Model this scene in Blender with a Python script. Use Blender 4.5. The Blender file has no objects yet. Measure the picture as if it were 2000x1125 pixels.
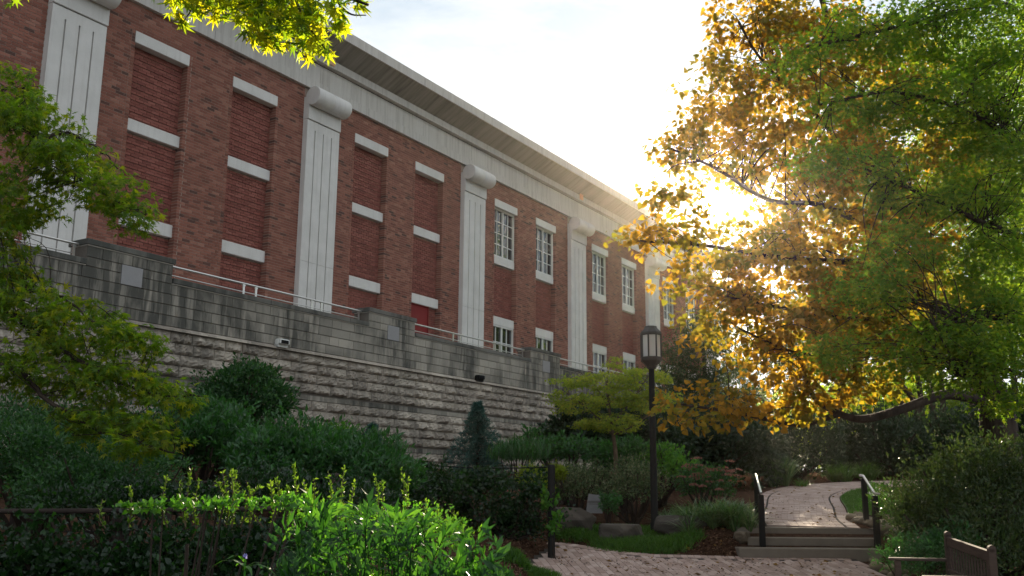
import bpy, math, random
import numpy as np
from mathutils import Vector, Matrix

random.seed(7)
rng = np.random.default_rng(11)
SC = bpy.context.scene
COL = SC.collection
R = math.radians

# ------------------------------------------------------------------ camera
EYE = 1.65
PITCH, ROLL, FPX = R(11.6), R(0.5), 1900.0
cam = bpy.data.cameras.new('camera')
cam.sensor_width = 36.0
cam.lens = 36.0 * FPX / 2000.0
cam.clip_start, cam.clip_end = 0.1, 3000.0
cam_o = bpy.data.objects.new('camera', cam)
COL.objects.link(cam_o)
cam_o.location = (0, 0, EYE)
cam_o.matrix_world = (Matrix.Translation((0, 0, EYE)) @ Matrix.Rotation(R(90) + PITCH, 4, 'X')
                      @ Matrix.Rotation(ROLL, 4, 'Z'))
SC.camera = cam_o

# ------------------------------------------------------------------ sky, sun, exposure
SUN_AZ, SUN_EL = R(11.92), R(16.3)
SUN_DIR = Vector((math.sin(SUN_AZ) * math.cos(SUN_EL), math.cos(SUN_AZ) * math.cos(SUN_EL), math.sin(SUN_EL)))
world = bpy.data.worlds.new('World')
SC.world = world
world.use_nodes = True
wn, wl = world.node_tree.nodes, world.node_tree.links
wn.clear()
w_out = wn.new('ShaderNodeOutputWorld')
w_bg = wn.new('ShaderNodeBackground')
w_bg.inputs['Strength'].default_value = 0.15
sky = wn.new('ShaderNodeTexSky')
sky.sky_type = 'NISHITA'
sky.sun_disc = False
sky.sun_elevation = SUN_EL
sky.sun_rotation = SUN_AZ
sky.air_density, sky.dust_density, sky.ozone_density = 1.0, 2.5, 1.0
w_tc = wn.new('ShaderNodeTexCoord')
# thin high cloud: streaky noise that whitens the sky
w_map = wn.new('ShaderNodeMapping'); w_map.inputs['Scale'].default_value = (2.2, 5.0, 7.0)
w_map.inputs['Rotation'].default_value = (0.2, 0.3, 0.9)
w_no = wn.new('ShaderNodeTexNoise'); w_no.inputs['Scale'].default_value = 1.6
w_no.inputs['Detail'].default_value = 9; w_no.inputs['Roughness'].default_value = 0.62
w_cr = wn.new('ShaderNodeMapRange')
w_cr.inputs[1].default_value, w_cr.inputs[2].default_value = 0.42, 0.75
w_cr.inputs[3].default_value, w_cr.inputs[4].default_value = 0.45, 0.95
w_mix = wn.new('ShaderNodeMixRGB')
w_hsv = wn.new('ShaderNodeHueSaturation')
w_hsv.inputs['Saturation'].default_value = 0.14
w_hsv.inputs['Value'].default_value = 1.12
wl.new(w_tc.outputs['Generated'], w_map.inputs['Vector'])
wl.new(w_map.outputs['Vector'], w_no.inputs['Vector'])
wl.new(w_no.outputs['Fac'], w_cr.inputs[0])
wl.new(sky.outputs['Color'], w_hsv.inputs['Color'])
wl.new(w_cr.outputs[0], w_mix.inputs['Fac'])
wl.new(sky.outputs['Color'], w_mix.inputs[1])
wl.new(w_hsv.outputs['Color'], w_mix.inputs[2])
# the sun's own disc and its aureole, as seen in the sky
w_dot = wn.new('ShaderNodeVectorMath'); w_dot.operation = 'DOT_PRODUCT'
w_dot.inputs[1].default_value = SUN_DIR
wl.new(w_tc.outputs['Generated'], w_dot.inputs[0])
w_ac = wn.new('ShaderNodeMath'); w_ac.operation = 'ARCCOSINE'
wl.new(w_dot.outputs['Value'], w_ac.inputs[0])
w_d = wn.new('ShaderNodeMapRange'); w_d.interpolation_type = 'SMOOTHSTEP'
w_d.inputs[1].default_value, w_d.inputs[2].default_value = R(0.75), R(0.45)
w_d.inputs[3].default_value, w_d.inputs[4].default_value = 0.0, 300.0
wl.new(w_ac.outputs[0], w_d.inputs[0])
w_dc = wn.new('ShaderNodeMixRGB'); w_dc.blend_type = 'MULTIPLY'; w_dc.inputs['Fac'].default_value = 1.0
w_dc.inputs[2].default_value = (1.0, 0.9, 0.74, 1)
w_au = wn.new('ShaderNodeMath'); w_au.operation = 'MULTIPLY'; w_au.inputs[1].default_value = -1.0 / R(2.6)
wl.new(w_ac.outputs[0], w_au.inputs[0])
w_ae = wn.new('ShaderNodeMath'); w_ae.operation = 'EXPONENT'; wl.new(w_au.outputs[0], w_ae.inputs[0])
w_a5 = wn.new('ShaderNodeMath'); w_a5.operation = 'MULTIPLY_ADD'; w_a5.inputs[1].default_value = 2.5
wl.new(w_ae.outputs[0], w_a5.inputs[0]); wl.new(w_d.outputs[0], w_a5.inputs[2]); wl.new(w_a5.outputs[0], w_dc.inputs[1])
w_add = wn.new('ShaderNodeMixRGB'); w_add.blend_type = 'ADD'; w_add.inputs['Fac'].default_value = 1.0
w_veil = wn.new('ShaderNodeMixRGB')          # thin high haze evens the sky out
w_vc = wn.new('ShaderNodeValToRGB')
w_vc.color_ramp.elements[0].position, w_vc.color_ramp.elements[1].position = 0.41, 0.66
w_vc.color_ramp.elements[0].color = (1.62, 1.90, 2.16, 1); w_vc.color_ramp.elements[1].color = (2.42, 2.5, 2.58, 1)
wl.new(w_no.outputs['Fac'], w_vc.inputs[0]); wl.new(w_vc.outputs[0], w_veil.inputs[2])
w_vr = wn.new('ShaderNodeMapRange')
w_vr.inputs[1].default_value, w_vr.inputs[2].default_value = 0.42, 0.75
w_vr.inputs[3].default_value, w_vr.inputs[4].default_value = 0.99, 0.985
wl.new(w_no.outputs['Fac'], w_vr.inputs[0]); wl.new(w_vr.outputs[0], w_veil.inputs['Fac'])
wl.new(w_mix.outputs[0], w_veil.inputs[1])
wl.new(w_veil.outputs[0], w_add.inputs[1]); wl.new(w_dc.outputs[0], w_add.inputs[2])
wl.new(w_add.outputs[0], w_bg.inputs['Color'])
wl.new(w_bg.outputs[0], w_out.inputs['Surface'])

sun = bpy.data.lights.new('sun', 'SUN')
sun.energy, sun.angle, sun.color = 4.6, R(0.53), (1.0, 0.84, 0.62)
sun_o = bpy.data.objects.new('sun', sun); COL.objects.link(sun_o)
sun_o.rotation_euler = SUN_DIR.to_track_quat('Z', 'Y').to_euler()
sun_o.location = (0, 0, 40)

SC.view_settings.view_transform = 'Standard'
SC.view_settings.look = 'None'
SC.view_settings.exposure = 1.5
SC.view_settings.gamma = 1.0
SC.view_settings.use_curve_mapping = False
SC.render.engine = 'CYCLES'
SC.cycles.use_denoising = True
SC.cycles.max_bounces = 8
SC.cycles.diffuse_bounces = 3
SC.cycles.glossy_bounces = 3
SC.cycles.transmission_bounces = 4
SC.cycles.transparent_max_bounces = 6
SC.cycles.volume_bounces = 0
SC.cycles.sample_clamp_indirect = 6.0
SC.cycles.caustics_reflective = False
SC.cycles.caustics_refractive = False

# ------------------------------------------------------------------ pixel geometry (photo 2000 x 1125)
_cp, _sp, _cr, _sr = math.cos(PITCH), math.sin(PITCH), math.cos(ROLL), math.sin(ROLL)
def ray(x, y):
    u = (x - 1000) / FPX; v = (562.5 - y) / FPX
    r = u * _cr - v * _sr; up = u * _sr + v * _cr
    return np.array([r, _cp - up * _sp, _sp + up * _cp])
def at(x, y, Y):
    d = ray(x, y)
    return d * (Y / d[1]) + np.array([0, 0, EYE])
AZ = R(31.818)
WD = np.array([math.sin(AZ), math.cos(AZ), 0.0]); ND = np.array([math.cos(AZ), -math.sin(AZ), 0.0])
DW, DF = 14.5, 17.5          # distance of the retaining wall and of the facade

# ------------------------------------------------------------------ node helpers
MATS = {}
class NT:
    def __init__(s, name):
        s.m = bpy.data.materials.new(name); s.m.use_nodes = True
        s.n, s.l = s.m.node_tree.nodes, s.m.node_tree.links
        s.n.clear(); s.out = s.n.new('ShaderNodeOutputMaterial')
        MATS[name] = s.m
    def node(s, t, **kw):
        n = s.n.new(t)
        for k, v in kw.items():
            if k.startswith('_'): setattr(n, k[1:], v)
            else: n.inputs[k.replace('__', ' ')].default_value = v
        return n
    def link(s, a, b): s.l.new(a, b)
    def math(s, op, a, b=None):
        n = s.n.new('ShaderNodeMath'); n.operation = op
        for i, v in enumerate((a, b)):
            if v is None: continue
            if isinstance(v, (int, float)): n.inputs[i].default_value = v
            else: s.l.new(v, n.inputs[i])
        return n.outputs[0]
    def rand(s):
        g = s.n.new('ShaderNodeNewGeometry'); o = s.n.new('ShaderNodeObjectInfo')
        return s.math('FRACT', s.math('ADD', g.outputs['Random Per Island'], o.outputs['Random']))
    def ramp(s, fac, stops, interp='LINEAR'):
        n = s.n.new('ShaderNodeValToRGB'); e = n.color_ramp.elements
        n.color_ramp.interpolation = interp
        while len(e) < len(stops): e.new(0.5)
        for i, (p, c) in enumerate(stops):
            e[i].position = p; e[i].color = (*c, 1) if len(c) == 3 else c
        s.l.new(fac, n.inputs[0]); return n.outputs[0]
    def noise(s, scale, detail=4, rough=0.55, stretch=None, coord='Object', dist=0.0):
        tc = s.n.new('ShaderNodeTexCoord'); n = s.n.new('ShaderNodeTexNoise')
        n.inputs['Scale'].default_value = scale; n.inputs['Detail'].default_value = detail
        n.inputs['Roughness'].default_value = rough; n.inputs['Distortion'].default_value = dist
        if coord == 'World':
            src = s.n.new('ShaderNodeNewGeometry').outputs['Position']
        else: src = tc.outputs[coord]
        if stretch:
            m = s.n.new('ShaderNodeMapping'); m.inputs['Scale'].default_value = stretch
            s.l.new(src, m.inputs[0]); src = m.outputs[0]
        s.l.new(src, n.inputs['Vector']); return n.outputs['Fac']
    def mix(s, fac, a, b, mode='MIX'):
        n = s.n.new('ShaderNodeMixRGB'); n.blend_type = mode
        for i, v in enumerate((fac, a, b)):
            if isinstance(v, (int, float)): n.inputs[i].default_value = v
            elif isinstance(v, tuple): n.inputs[i].default_value = (*v, 1) if len(v) == 3 else v
            else: s.l.new(v, n.inputs[i])
        return n.outputs[0]
    def principled(s, col, rough=0.8, spec=0.3, metal=0.0, bump=None, bdist=0.01, bstr=0.5):
        p = s.n.new('ShaderNodeBsdfPrincipled')
        if isinstance(col, tuple): p.inputs['Base Color'].default_value = (*col, 1)
        else: s.l.new(col, p.inputs['Base Color'])
        if isinstance(rough, (int, float)): p.inputs['Roughness'].default_value = rough
        else: s.l.new(rough, p.inputs['Roughness'])
        p.inputs['Specular IOR Level'].default_value = spec
        p.inputs['Metallic'].default_value = metal
        if bump is not None:
            b = s.n.new('ShaderNodeBump'); b.inputs['Strength'].default_value = bstr
            b.inputs['Distance'].default_value = bdist
            s.l.new(bump, b.inputs['Height']); s.l.new(b.outputs[0], p.inputs['Normal'])
        s.l.new(p.outputs[0], s.out.inputs['Surface']); return p

def mat_plain(name, col, rough=0.6, spec=0.3, metal=0.0, var=0.15, nscale=6.0, bump=0.3):
    t = NT(name)
    f = t.noise(nscale, 5, 0.6)
    c = t.mix(f, tuple(x * (1 - var) for x in col), tuple(min(1, x * (1 + var)) for x in col))
    t.principled(c, rough, spec, metal, t.noise(nscale * 9, 3), 0.004, bump)
def mat_leaf(name, stops, trans, tfac=0.5, rough=0.45, spec=0.35, patch=1.8):
    """leaf: stops = reflected colours across the random leaves, trans = tint of light coming through"""
    t = NT(name)
    r = t.rand()
    if patch:
        r = t.math('ADD', t.math('MULTIPLY', r, 0.6), t.math('MULTIPLY', t.noise(patch, 2, coord='World'), 0.5))
    c = t.ramp(r, stops)
    c2 = t.mix(1.0, c, trans, 'MULTIPLY')
    p = t.principled(c, rough, spec)
    tr = t.n.new('ShaderNodeBsdfTranslucent'); t.link(c2, tr.inputs[0])
    mx = t.n.new('ShaderNodeMixShader'); mx.inputs[0].default_value = tfac
    t.link(p.outputs[0], mx.inputs[1]); t.link(tr.outputs[0], mx.inputs[2])
    t.link(mx.outputs[0], t.out.inputs['Surface'])

# masonry ------------------------------------------------------------------
t = NT('brick')
r = t.rand()
c = t.ramp(r, [(0.0, (0.11, 0.062, 0.053)), (0.055, (0.15, 0.072, 0.058)), (0.09, (0.225, 0.092, 0.068)), (0.5, (0.285, 0.116, 0.085)),
               (0.85, (0.34, 0.144, 0.105)), (1.0, (0.385, 0.19, 0.142))])
c = t.mix(t.math('MULTIPLY', t.noise(0.5, 6, 0.65, stretch=(1, 1, 0.35), coord='World'), 0.75), c, (0.6, 0.55, 0.5), 'MULTIPLY')
t.principled(c, 0.88, 0.2, 0, t.noise(60, 4), 0.004, 0.5)
t = NT('panel_brick')
r = t.rand()
c = t.ramp(r, [(0.0, (0.18, 0.062, 0.05)), (0.5, (0.235, 0.08, 0.062)), (1.0, (0.28, 0.104, 0.082))])
t.principled(c, 0.88, 0.2, 0, t.noise(60, 4), 0.004, 0.5)
mat_plain('mortar', (0.34, 0.26, 0.215), 0.95, 0.1, nscale=8)
t = NT('concrete')          # pre-cast stone of pilasters and bands
c = t.ramp(t.noise(2.0, 6, 0.6), [(0.3, (0.62, 0.595, 0.56)), (0.7, (0.73, 0.70, 0.665))])
c = t.mix(t.math('MULTIPLY', t.noise(70, 3, 0.7), 0.3), c, (0.70, 0.69, 0.67), 'MULTIPLY')
dr = t.noise(3.0, 6, 0.65, stretch=(4.0, 4.0, 0.15))
c = t.mix(t.ramp(dr, [(0.52, (0, 0, 0)), (0.75, (0.32,) * 3)]), c, (0.40, 0.36, 0.32))
t.principled(c, 0.9, 0.2, 0, t.noise(90, 4, 0.7), 0.004, 0.5)
t = NT('streaked_concrete')  # frieze and cornice, rain streaks run down
st = t.noise(3.0, 6, 0.65, stretch=(3.0, 3.0, 0.16))
c = t.ramp(st, [(0.3, (0.44, 0.41, 0.375)), (0.5, (0.58, 0.55, 0.51)), (0.75, (0.64, 0.615, 0.575))])
c = t.mix(t.math('MULTIPLY', t.noise(0.9, 4), 0.4), c, (0.62, 0.57, 0.52), 'MULTIPLY')
t.principled(c, 0.9, 0.2, 0, t.noise(40, 4), 0.004, 0.3)
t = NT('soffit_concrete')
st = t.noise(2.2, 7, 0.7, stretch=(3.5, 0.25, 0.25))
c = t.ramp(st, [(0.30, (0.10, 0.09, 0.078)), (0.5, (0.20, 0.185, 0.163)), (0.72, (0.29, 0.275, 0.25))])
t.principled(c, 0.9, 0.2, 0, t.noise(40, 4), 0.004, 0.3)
def mat_stone(name, lo, mid, hi, stain):
    t = NT(name)
    c = t.ramp(t.rand(), [(0.0, lo), (0.5, mid), (1.0, hi)])
    big = t.noise(0.55, 6, 0.62, stretch=(1, 1, 0.55), coord='World', dist=0.6)
    drip = t.noise(2.6, 6, 0.65, stretch=(2.4, 2.4, 0.30), coord='World')
    f = t.math('MULTIPLY', t.ramp(big, [(0.38, (0, 0, 0)), (0.55, (1, 1, 1))]), t.ramp(drip, [(0.38, (0.25,)*3), (0.54, (1, 1, 1))]))
    c = t.mix(t.math('MULTIPLY', f, stain), c, (0.055, 0.057, 0.052))
    c = t.mix(t.math('MULTIPLY', t.noise(9, 6, 0.7), 0.4), c, (0.62, 0.6, 0.57), 'MULTIPLY')
    t.principled(c, 0.93, 0.15, 0, t.noise(35, 6, 0.7), 0.012, 0.7)
mat_stone('smooth_stone', (0.30, 0.275, 0.235), (0.40, 0.365, 0.31), (0.50, 0.45, 0.38), 0.84)
mat_stone('rock_stone', (0.38, 0.325, 0.27), (0.48, 0.415, 0.345), (0.58, 0.505, 0.42), 0.5)
mat_stone('coping_stone', (0.15, 0.145, 0.13), (0.17, 0.165, 0.145), (0.2, 0.19, 0.17), 0.75)
mat_plain('pale_joint', (0.52, 0.48, 0.42), 0.9, 0.1, nscale=9)
mat_plain('wall_mortar', (0.15, 0.13, 0.11), 0.95, 0.1, nscale=5, var=0.4)
mat_plain('grey_tablet', (0.30, 0.29, 0.29), 0.7, 0.3, nscale=4)
mat_plain('brushed_steel', (0.62, 0.60, 0.57), 0.32, 0.5, metal=0.85, var=0.05)
mat_plain('white_paint', (0.66, 0.65, 0.61), 0.55, 0.4, var=0.06)
mat_plain('red_paint', (0.20, 0.022, 0.022), 0.7, 0.2, var=0.12, nscale=2)
mat_plain('copper', (0.75, 0.40, 0.20), 0.45, 0.5, var=0.1)  # bright orange tone painting sunlight on the small ledge plates
mat_plain('black_metal', (0.014, 0.013, 0.012), 0.65, 0.18, var=0.3)
mat_plain('fence_wood', (0.045, 0.033, 0.028), 0.85, 0.15, var=0.4)
mat_plain('bronze_metal', (0.06, 0.053, 0.048), 0.6, 0.3, var=0.2)
mat_plain('dark_interior', (0.012, 0.012, 0.013), 0.9, 0.1)
mat_plain('step_stone', (0.185, 0.155, 0.125), 0.9, 0.2, var=0.25, nscale=5)
mat_plain('boulder_stone', (0.085, 0.072, 0.06), 0.92, 0.2, var=0.4, nscale=3, bump=0.9)
mat_plain('slate_stone', (0.22, 0.21, 0.21), 0.8, 0.25, var=0.15, nscale=6)
t = NT('cobble_stone')
c = t.ramp(t.rand(), [(0, (0.14, 0.11, 0.08)), (0.5, (0.21, 0.165, 0.115)), (1, (0.29, 0.22, 0.15))])
c = t.mix(t.math('MULTIPLY', t.noise(7, 5), 0.5), c, (0.6, 0.6, 0.5), 'MULTIPLY')
t.principled(c, 0.85, 0.25, 0, t.noise(40, 4), 0.004, 0.5)
t = NT('bench_wood')
c = t.ramp(t.noise(5, 6, 0.6, stretch=(1, 1, 9)), [(0.3, (0.042, 0.028, 0.021)), (0.7, (0.08, 0.056, 0.043))])
t.principled(c, 0.8, 0.25, 0, t.noise(25, 4, stretch=(1, 1, 9)), 0.003, 0.5)
t = NT('paver')
c = t.ramp(t.rand(), [(0, (0.31, 0.215, 0.18)), (0.5, (0.41, 0.295, 0.255)), (1, (0.50, 0.38, 0.335))])
c = t.mix(t.math('MULTIPLY', t.noise(2.2, 5), 0.45), c, (0.6, 0.56, 0.52), 'MULTIPLY')
t.principled(c, 0.85, 0.25, 0, t.noise(70, 4), 0.003, 0.4)
mat_plain('paver_joint', (0.06, 0.05, 0.043), 0.95, 0.1, nscale=12)
t = NT('mulch')
c = t.ramp(t.noise(14, 8, 0.75), [(0.3, (0.025, 0.014, 0.009)), (0.55, (0.075, 0.042, 0.028)), (0.75, (0.15, 0.09, 0.06))])
t.principled(c, 1.0, 0.0, 0, t.noise(30, 8, 0.75), 0.03, 0.7)
t = NT('chips')
c = t.ramp(t.rand(), [(0, (0.05, 0.026, 0.016)), (0.6, (0.12, 0.065, 0.042)), (1, (0.22, 0.135, 0.09))])
t.principled(c, 1.0, 0.0)
t = NT('bark')
c = t.ramp(t.noise(9, 7, 0.65, stretch=(1, 1, 0.25)), [(0.3, (0.020, 0.014, 0.011)), (0.7, (0.075, 0.055, 0.043))])
t.principled(c, 0.92, 0.15, 0, t.noise(22, 6, 0.7, stretch=(1, 1, 0.3)), 0.02, 0.8)
t = NT('pale_bark')
c = t.ramp(t.noise(9, 7, 0.65), [(0.3, (0.085, 0.06, 0.04)), (0.7, (0.17, 0.12, 0.08))])
t.principled(c, 0.9, 0.15, 0, t.noise(22, 6, 0.7), 0.01, 0.6)
t = NT('frosted_glass')
c = t.mix(t.noise(2, 3), (0.80, 0.78, 0.75), (0.88, 0.86, 0.83))
p = t.principled(c, 0.35, 0.5)
tr = t.n.new('ShaderNodeBsdfTranslucent'); tr.inputs[0].default_value = (0.9, 0.87, 0.82, 1)
mx = t.n.new('ShaderNodeMixShader'); mx.inputs[0].default_value = 0.45
t.link(p.outputs[0], mx.inputs[1]); t.link(tr.outputs[0], mx.inputs[2]); t.link(mx.outputs[0], t.out.inputs['Surface'])
t = NT('window_glass')
t.principled((0.02, 0.022, 0.022), 0.02, 1.0)
# foliage ------------------------------------------------------------------
mat_leaf('leaf_redbud', [(0, (0.05, 0.04, 0.010)), (0.35, (0.10, 0.07, 0.012)), (0.7, (0.16, 0.097, 0.014)), (1, (0.21, 0.12, 0.016))],
         (4.0, 3.7, 1.4), 0.62, 0.5, 0.25)  # orange of the sun side, backlight painted into the leaf colour
mat_leaf('leaf_redbud_green', [(0, (0.045, 0.05, 0.010)), (0.5, (0.09, 0.085, 0.012)), (1, (0.17, 0.11, 0.016))], (3.6, 3.4, 1.3), 0.55, 0.5, 0.25)
mat_leaf('leaf_maple_green', [(0, (0.03, 0.065, 0.012)), (0.55, (0.06, 0.11, 0.016)), (1, (0.13, 0.145, 0.018))], (3.8, 3.9, 1.1), 0.58, 0.5, 0.25)
mat_leaf('leaf_maple_gold', [(0, (0.07, 0.12, 0.010)), (0.5, (0.14, 0.16, 0.012)), (0.9, (0.20, 0.17, 0.014)), (1, (0.24, 0.10, 0.014))],
         (4.4, 4.4, 0.9), 0.65, 0.5, 0.25)
mat_leaf('leaf_maple_left', [(0, (0.03, 0.07, 0.010)), (0.6, (0.075, 0.13, 0.013)), (0.88, (0.16, 0.17, 0.016)), (1, (0.24, 0.12, 0.02))],
         (3.8, 3.6, 0.9), 0.55, 0.42, 0.35)
mat_leaf('leaf_chartreuse', [(0, (0.10, 0.17, 0.02)), (0.6, (0.20, 0.27, 0.03)), (1, (0.34, 0.33, 0.04))], (2.4, 2.2, 0.9), 0.45, 0.5, 0.25)
mat_leaf('leaf_azalea', [(0, (0.014, 0.045, 0.014)), (0.6, (0.025, 0.075, 0.022)), (1, (0.06, 0.14, 0.035))], (2.2, 2.4, 1.0), 0.28, 0.38, 0.3)
mat_leaf('leaf_laurel', [(0, (0.018, 0.058, 0.018)), (0.7, (0.03, 0.095, 0.026)), (1, (0.055, 0.18, 0.035))], (2.4, 2.6, 1.0), 0.35, 0.35, 0.45)
mat_leaf('leaf_bright', [(0, (0.03, 0.105, 0.015)), (0.6, (0.06, 0.175, 0.02)), (1, (0.13, 0.26, 0.025))], (1.9, 1.9, 0.8), 0.5, 0.36, 0.45)
mat_leaf('leaf_nandina', [(0, (0.007, 0.028, 0.008)), (0.5, (0.014, 0.055, 0.011)), (0.72, (0.03, 0.10, 0.016)), (1, (0.10, 0.22, 0.024))], (2.2, 2.2, 0.8), 0.45, 0.4, 0.25)
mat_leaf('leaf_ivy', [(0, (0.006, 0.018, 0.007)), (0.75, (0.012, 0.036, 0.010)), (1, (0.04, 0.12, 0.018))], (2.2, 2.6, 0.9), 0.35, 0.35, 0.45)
mat_leaf('leaf_spruce', [(0, (0.022, 0.065, 0.055)), (1, (0.05, 0.13, 0.105))], (1.4, 1.6, 1.3), 0.2, 0.5, 0.3)
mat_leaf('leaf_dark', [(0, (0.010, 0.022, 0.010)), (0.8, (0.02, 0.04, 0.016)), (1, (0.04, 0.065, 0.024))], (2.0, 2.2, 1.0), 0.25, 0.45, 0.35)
mat_leaf('leaf_variegated', [(0, (0.03, 0.06, 0.022)), (0.5, (0.06, 0.10, 0.035)), (0.72, (0.15, 0.17, 0.085)), (1, (0.30, 0.30, 0.19))], (1.6, 1.7, 1.1), 0.3, 0.45, 0.35)
mat_leaf('leaf_bush', [(0, (0.016, 0.034, 0.011)), (0.7, (0.036, 0.065, 0.018)), (1, (0.10, 0.115, 0.035))], (2.2, 2.1, 1.0), 0.35, 0.35, 0.35)
mat_leaf('leaf_tip', [(0, (0.045, 0.12, 0.015)), (1, (0.17, 0.26, 0.03))], (1.6, 1.6, 0.8), 0.45, 0.45, 0.25)
mat_leaf('fallen_leaf', [(0, (0.10, 0.055, 0.03)), (0.7, (0.22, 0.12, 0.04)), (1, (0.34, 0.22, 0.05))], (1.5, 1.4, 1.0), 0.2, 0.7, 0.15)
mat_leaf('leaf_gold', [(0, (0.09, 0.15, 0.012)), (1, (0.22, 0.27, 0.02))], (1.8, 1.8, 0.8), 0.4, 0.5, 0.25)
mat_leaf('grass_blade', [(0, (0.022, 0.065, 0.012)), (0.6, (0.045, 0.11, 0.016)), (1, (0.08, 0.16, 0.022))], (2.4, 2.4, 0.9), 0.4, 0.45, 0.35)
mat_leaf('liriope_blade', [(0, (0.03, 0.085, 0.025)), (0.6, (0.06, 0.13, 0.04)), (1, (0.20, 0.25, 0.12))], (2.0, 2.0, 1.0), 0.3, 0.35, 0.45)
mat_leaf('petal_pink', [(0, (0.20, 0.085, 0.07)), (1, (0.40, 0.20, 0.165))], (1.4, 1.2, 1.0), 0.3, 0.7, 0.2)
mat_leaf('petal_white', [(0, (0.5, 0.5, 0.45)), (1, (0.75, 0.75, 0.7))], (1, 1, 1), 0.3, 0.7, 0.2)
mat_leaf('petal_violet', [(0, (0.30, 0.28, 0.62)), (1, (0.45, 0.42, 0.75))], (1, 1, 1), 0.3, 0.6, 0.2)
mat_leaf('leaf_grove', [(0, (0.05, 0.10, 0.012)), (0.6, (0.10, 0.17, 0.018)), (1, (0.17, 0.23, 0.022))], (3.2, 3.0, 0.9), 0.6, 0.5, 0.25)

# ------------------------------------------------------------------ mesh helpers
def arr_mesh(name, V, F, smooth=False):
    V = np.asarray(V, dtype=np.float32).reshape(-1, 3); F = np.asarray(F, dtype=np.int32)
    me = bpy.data.meshes.new(name)
    me.vertices.add(len(V)); me.vertices.foreach_set('co', V.ravel())
    m, k = F.shape
    me.loops.add(m * k); me.loops.foreach_set('vertex_index', F.ravel())
    me.polygons.add(m); me.polygons.foreach_set('loop_start', np.arange(0, m * k, k, dtype=np.int32))
    me.polygons.foreach_set('use_smooth', np.full(m, smooth, dtype=bool))
    me.update(calc_edges=True)
    return me
QB = np.array([[0, 3, 2, 1], [4, 5, 6, 7], [0, 1, 5, 4], [1, 2, 6, 5], [2, 3, 7, 6], [3, 0, 4, 7]])
class MB:
    """collects boxes, tubes and polygons into one mesh (quads; triangles repeat nothing)"""
    def __init__(s): s.V, s.Q, s.T, s.n = [], [], [], 0
    def add(s, V, F):
        V = np.asarray(V, float); F = np.asarray(F, int) + s.n
        s.V.append(V); s.n += len(V)
        (s.Q if F.shape[1] == 4 else s.T).append(F); return s
    def box(s, x0, x1, y0, y1, z0, z1):
        V = np.array([[x0, y0, z0], [x1, y0, z0], [x1, y1, z0], [x0, y1, z0], [x0, y0, z1], [x1, y0, z1], [x1, y1, z1], [x0, y1, z1]])
        return s.add(V, QB)
    def cbox(s, x0, x1, y0, y1, z0, z1, c=0.008):
        """box with chamfered long edges on all sides (a stacked, inset profile)"""
        V, F = chamfer_box(x0, x1, y0, y1, z0, z1, c); return s.add(V, F)
    def tube(s, pts, rad, sides=8, cap=True):
        V, F = tube_np(pts, rad, sides); s.add(V, F)
        if cap:
            n = len(pts)
            for ring, rev in ((0, True), (n - 1, False)):
                c = V[ring * sides:(ring + 1) * sides].mean(0)
                vv = np.vstack([V[ring * sides:(ring + 1) * sides], c])
                ff = [[i, (i + 1) % sides, sides] for i in range(sides)]
                if rev: ff = [[b, a, c_] for a, b, c_ in ff]
                s.add(vv, ff)
        return s
    def lathe(s, prof, sides=16, centre=(0, 0, 0), rot=0.0):
        V = []
        for r_, z in prof:
            for k in range(sides):
                a = 2 * math.pi * k / sides + rot
                V.append((centre[0] + r_ * math.cos(a), centre[1] + r_ * math.sin(a), centre[2] + z))
        F = []
        for i in range(len(prof) - 1):
            for k in range(sides):
                k2 = (k + 1) % sides
                F.append([i * sides + k, i * sides + k2, (i + 1) * sides + k2, (i + 1) * sides + k])
        return s.add(V, F)
    def mesh(s, name, smooth=False):
        V = np.vstack(s.V)
        me = bpy.data.meshes.new(name)
        Q = np.vstack(s.Q) if s.Q else np.zeros((0, 4), int); T = np.vstack(s.T) if s.T else np.zeros((0, 3), int)
        me.vertices.add(len(V)); me.vertices.foreach_set('co', V.astype(np.float32).ravel())
        li = np.concatenate([Q.ravel(), T.ravel()]).astype(np.int32)
        me.loops.add(len(li)); me.loops.foreach_set('vertex_index', li)
        ls = np.concatenate([np.arange(len(Q)) * 4, len(Q) * 4 + np.arange(len(T)) * 3]).astype(np.int32)
        me.polygons.add(len(ls)); me.polygons.foreach_set('loop_start', ls)
        me.polygons.foreach_set('use_smooth', np.full(len(ls), smooth, dtype=bool))
        me.update(calc_edges=True); return me
def chamfer_box(x0, x1, y0, y1, z0, z1, c):
    V = []
    for z, i in ((z0, c), (z0 + c, 0), (z1 - c, 0), (z1, c)):
        V += [(x0 + i, y0 + i, z), (x1 - i, y0 + i, z), (x1 - i, y1 - i, z), (x0 + i, y1 - i, z)]
    F = [[0, 3, 2, 1], [12, 13, 14, 15]]
    for l in range(3):
        for k in range(4):
            a, b = l * 4 + k, l * 4 + (k + 1) % 4
            F.append([a, b, b + 4, a + 4])
    return np.array(V), np.array(F)
def tube_np(pts, rad, sides=8):
    P = np.asarray(pts, float); n = len(P); rad = np.broadcast_to(np.asarray(rad, float), (n,))
    T = np.gradient(P, axis=0); T /= np.linalg.norm(T, axis=1)[:, None] + 1e-9
    ref = np.array([0, 0, 1.0]) if abs(T[:, 2]).mean() < 0.8 else np.array([1.0, 0, 0])
    U = np.cross(T, ref); U /= np.linalg.norm(U, axis=1)[:, None] + 1e-9
    B = np.cross(T, U)
    a = np.arange(sides) * 2 * math.pi / sides
    V = P[:, None, :] + rad[:, None, None] * (np.cos(a)[None, :, None] * U[:, None, :] - np.sin(a)[None, :, None] * B[:, None, :])
    i = np.arange(n - 1)[:, None] * sides; k = np.arange(sides)[None, :]; k2 = (k + 1) % sides
    F = np.stack([i + k, i + k2, i + sides + k2, i + sides + k], -1).reshape(-1, 4)
    return V.reshape(-1, 3), F
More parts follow.
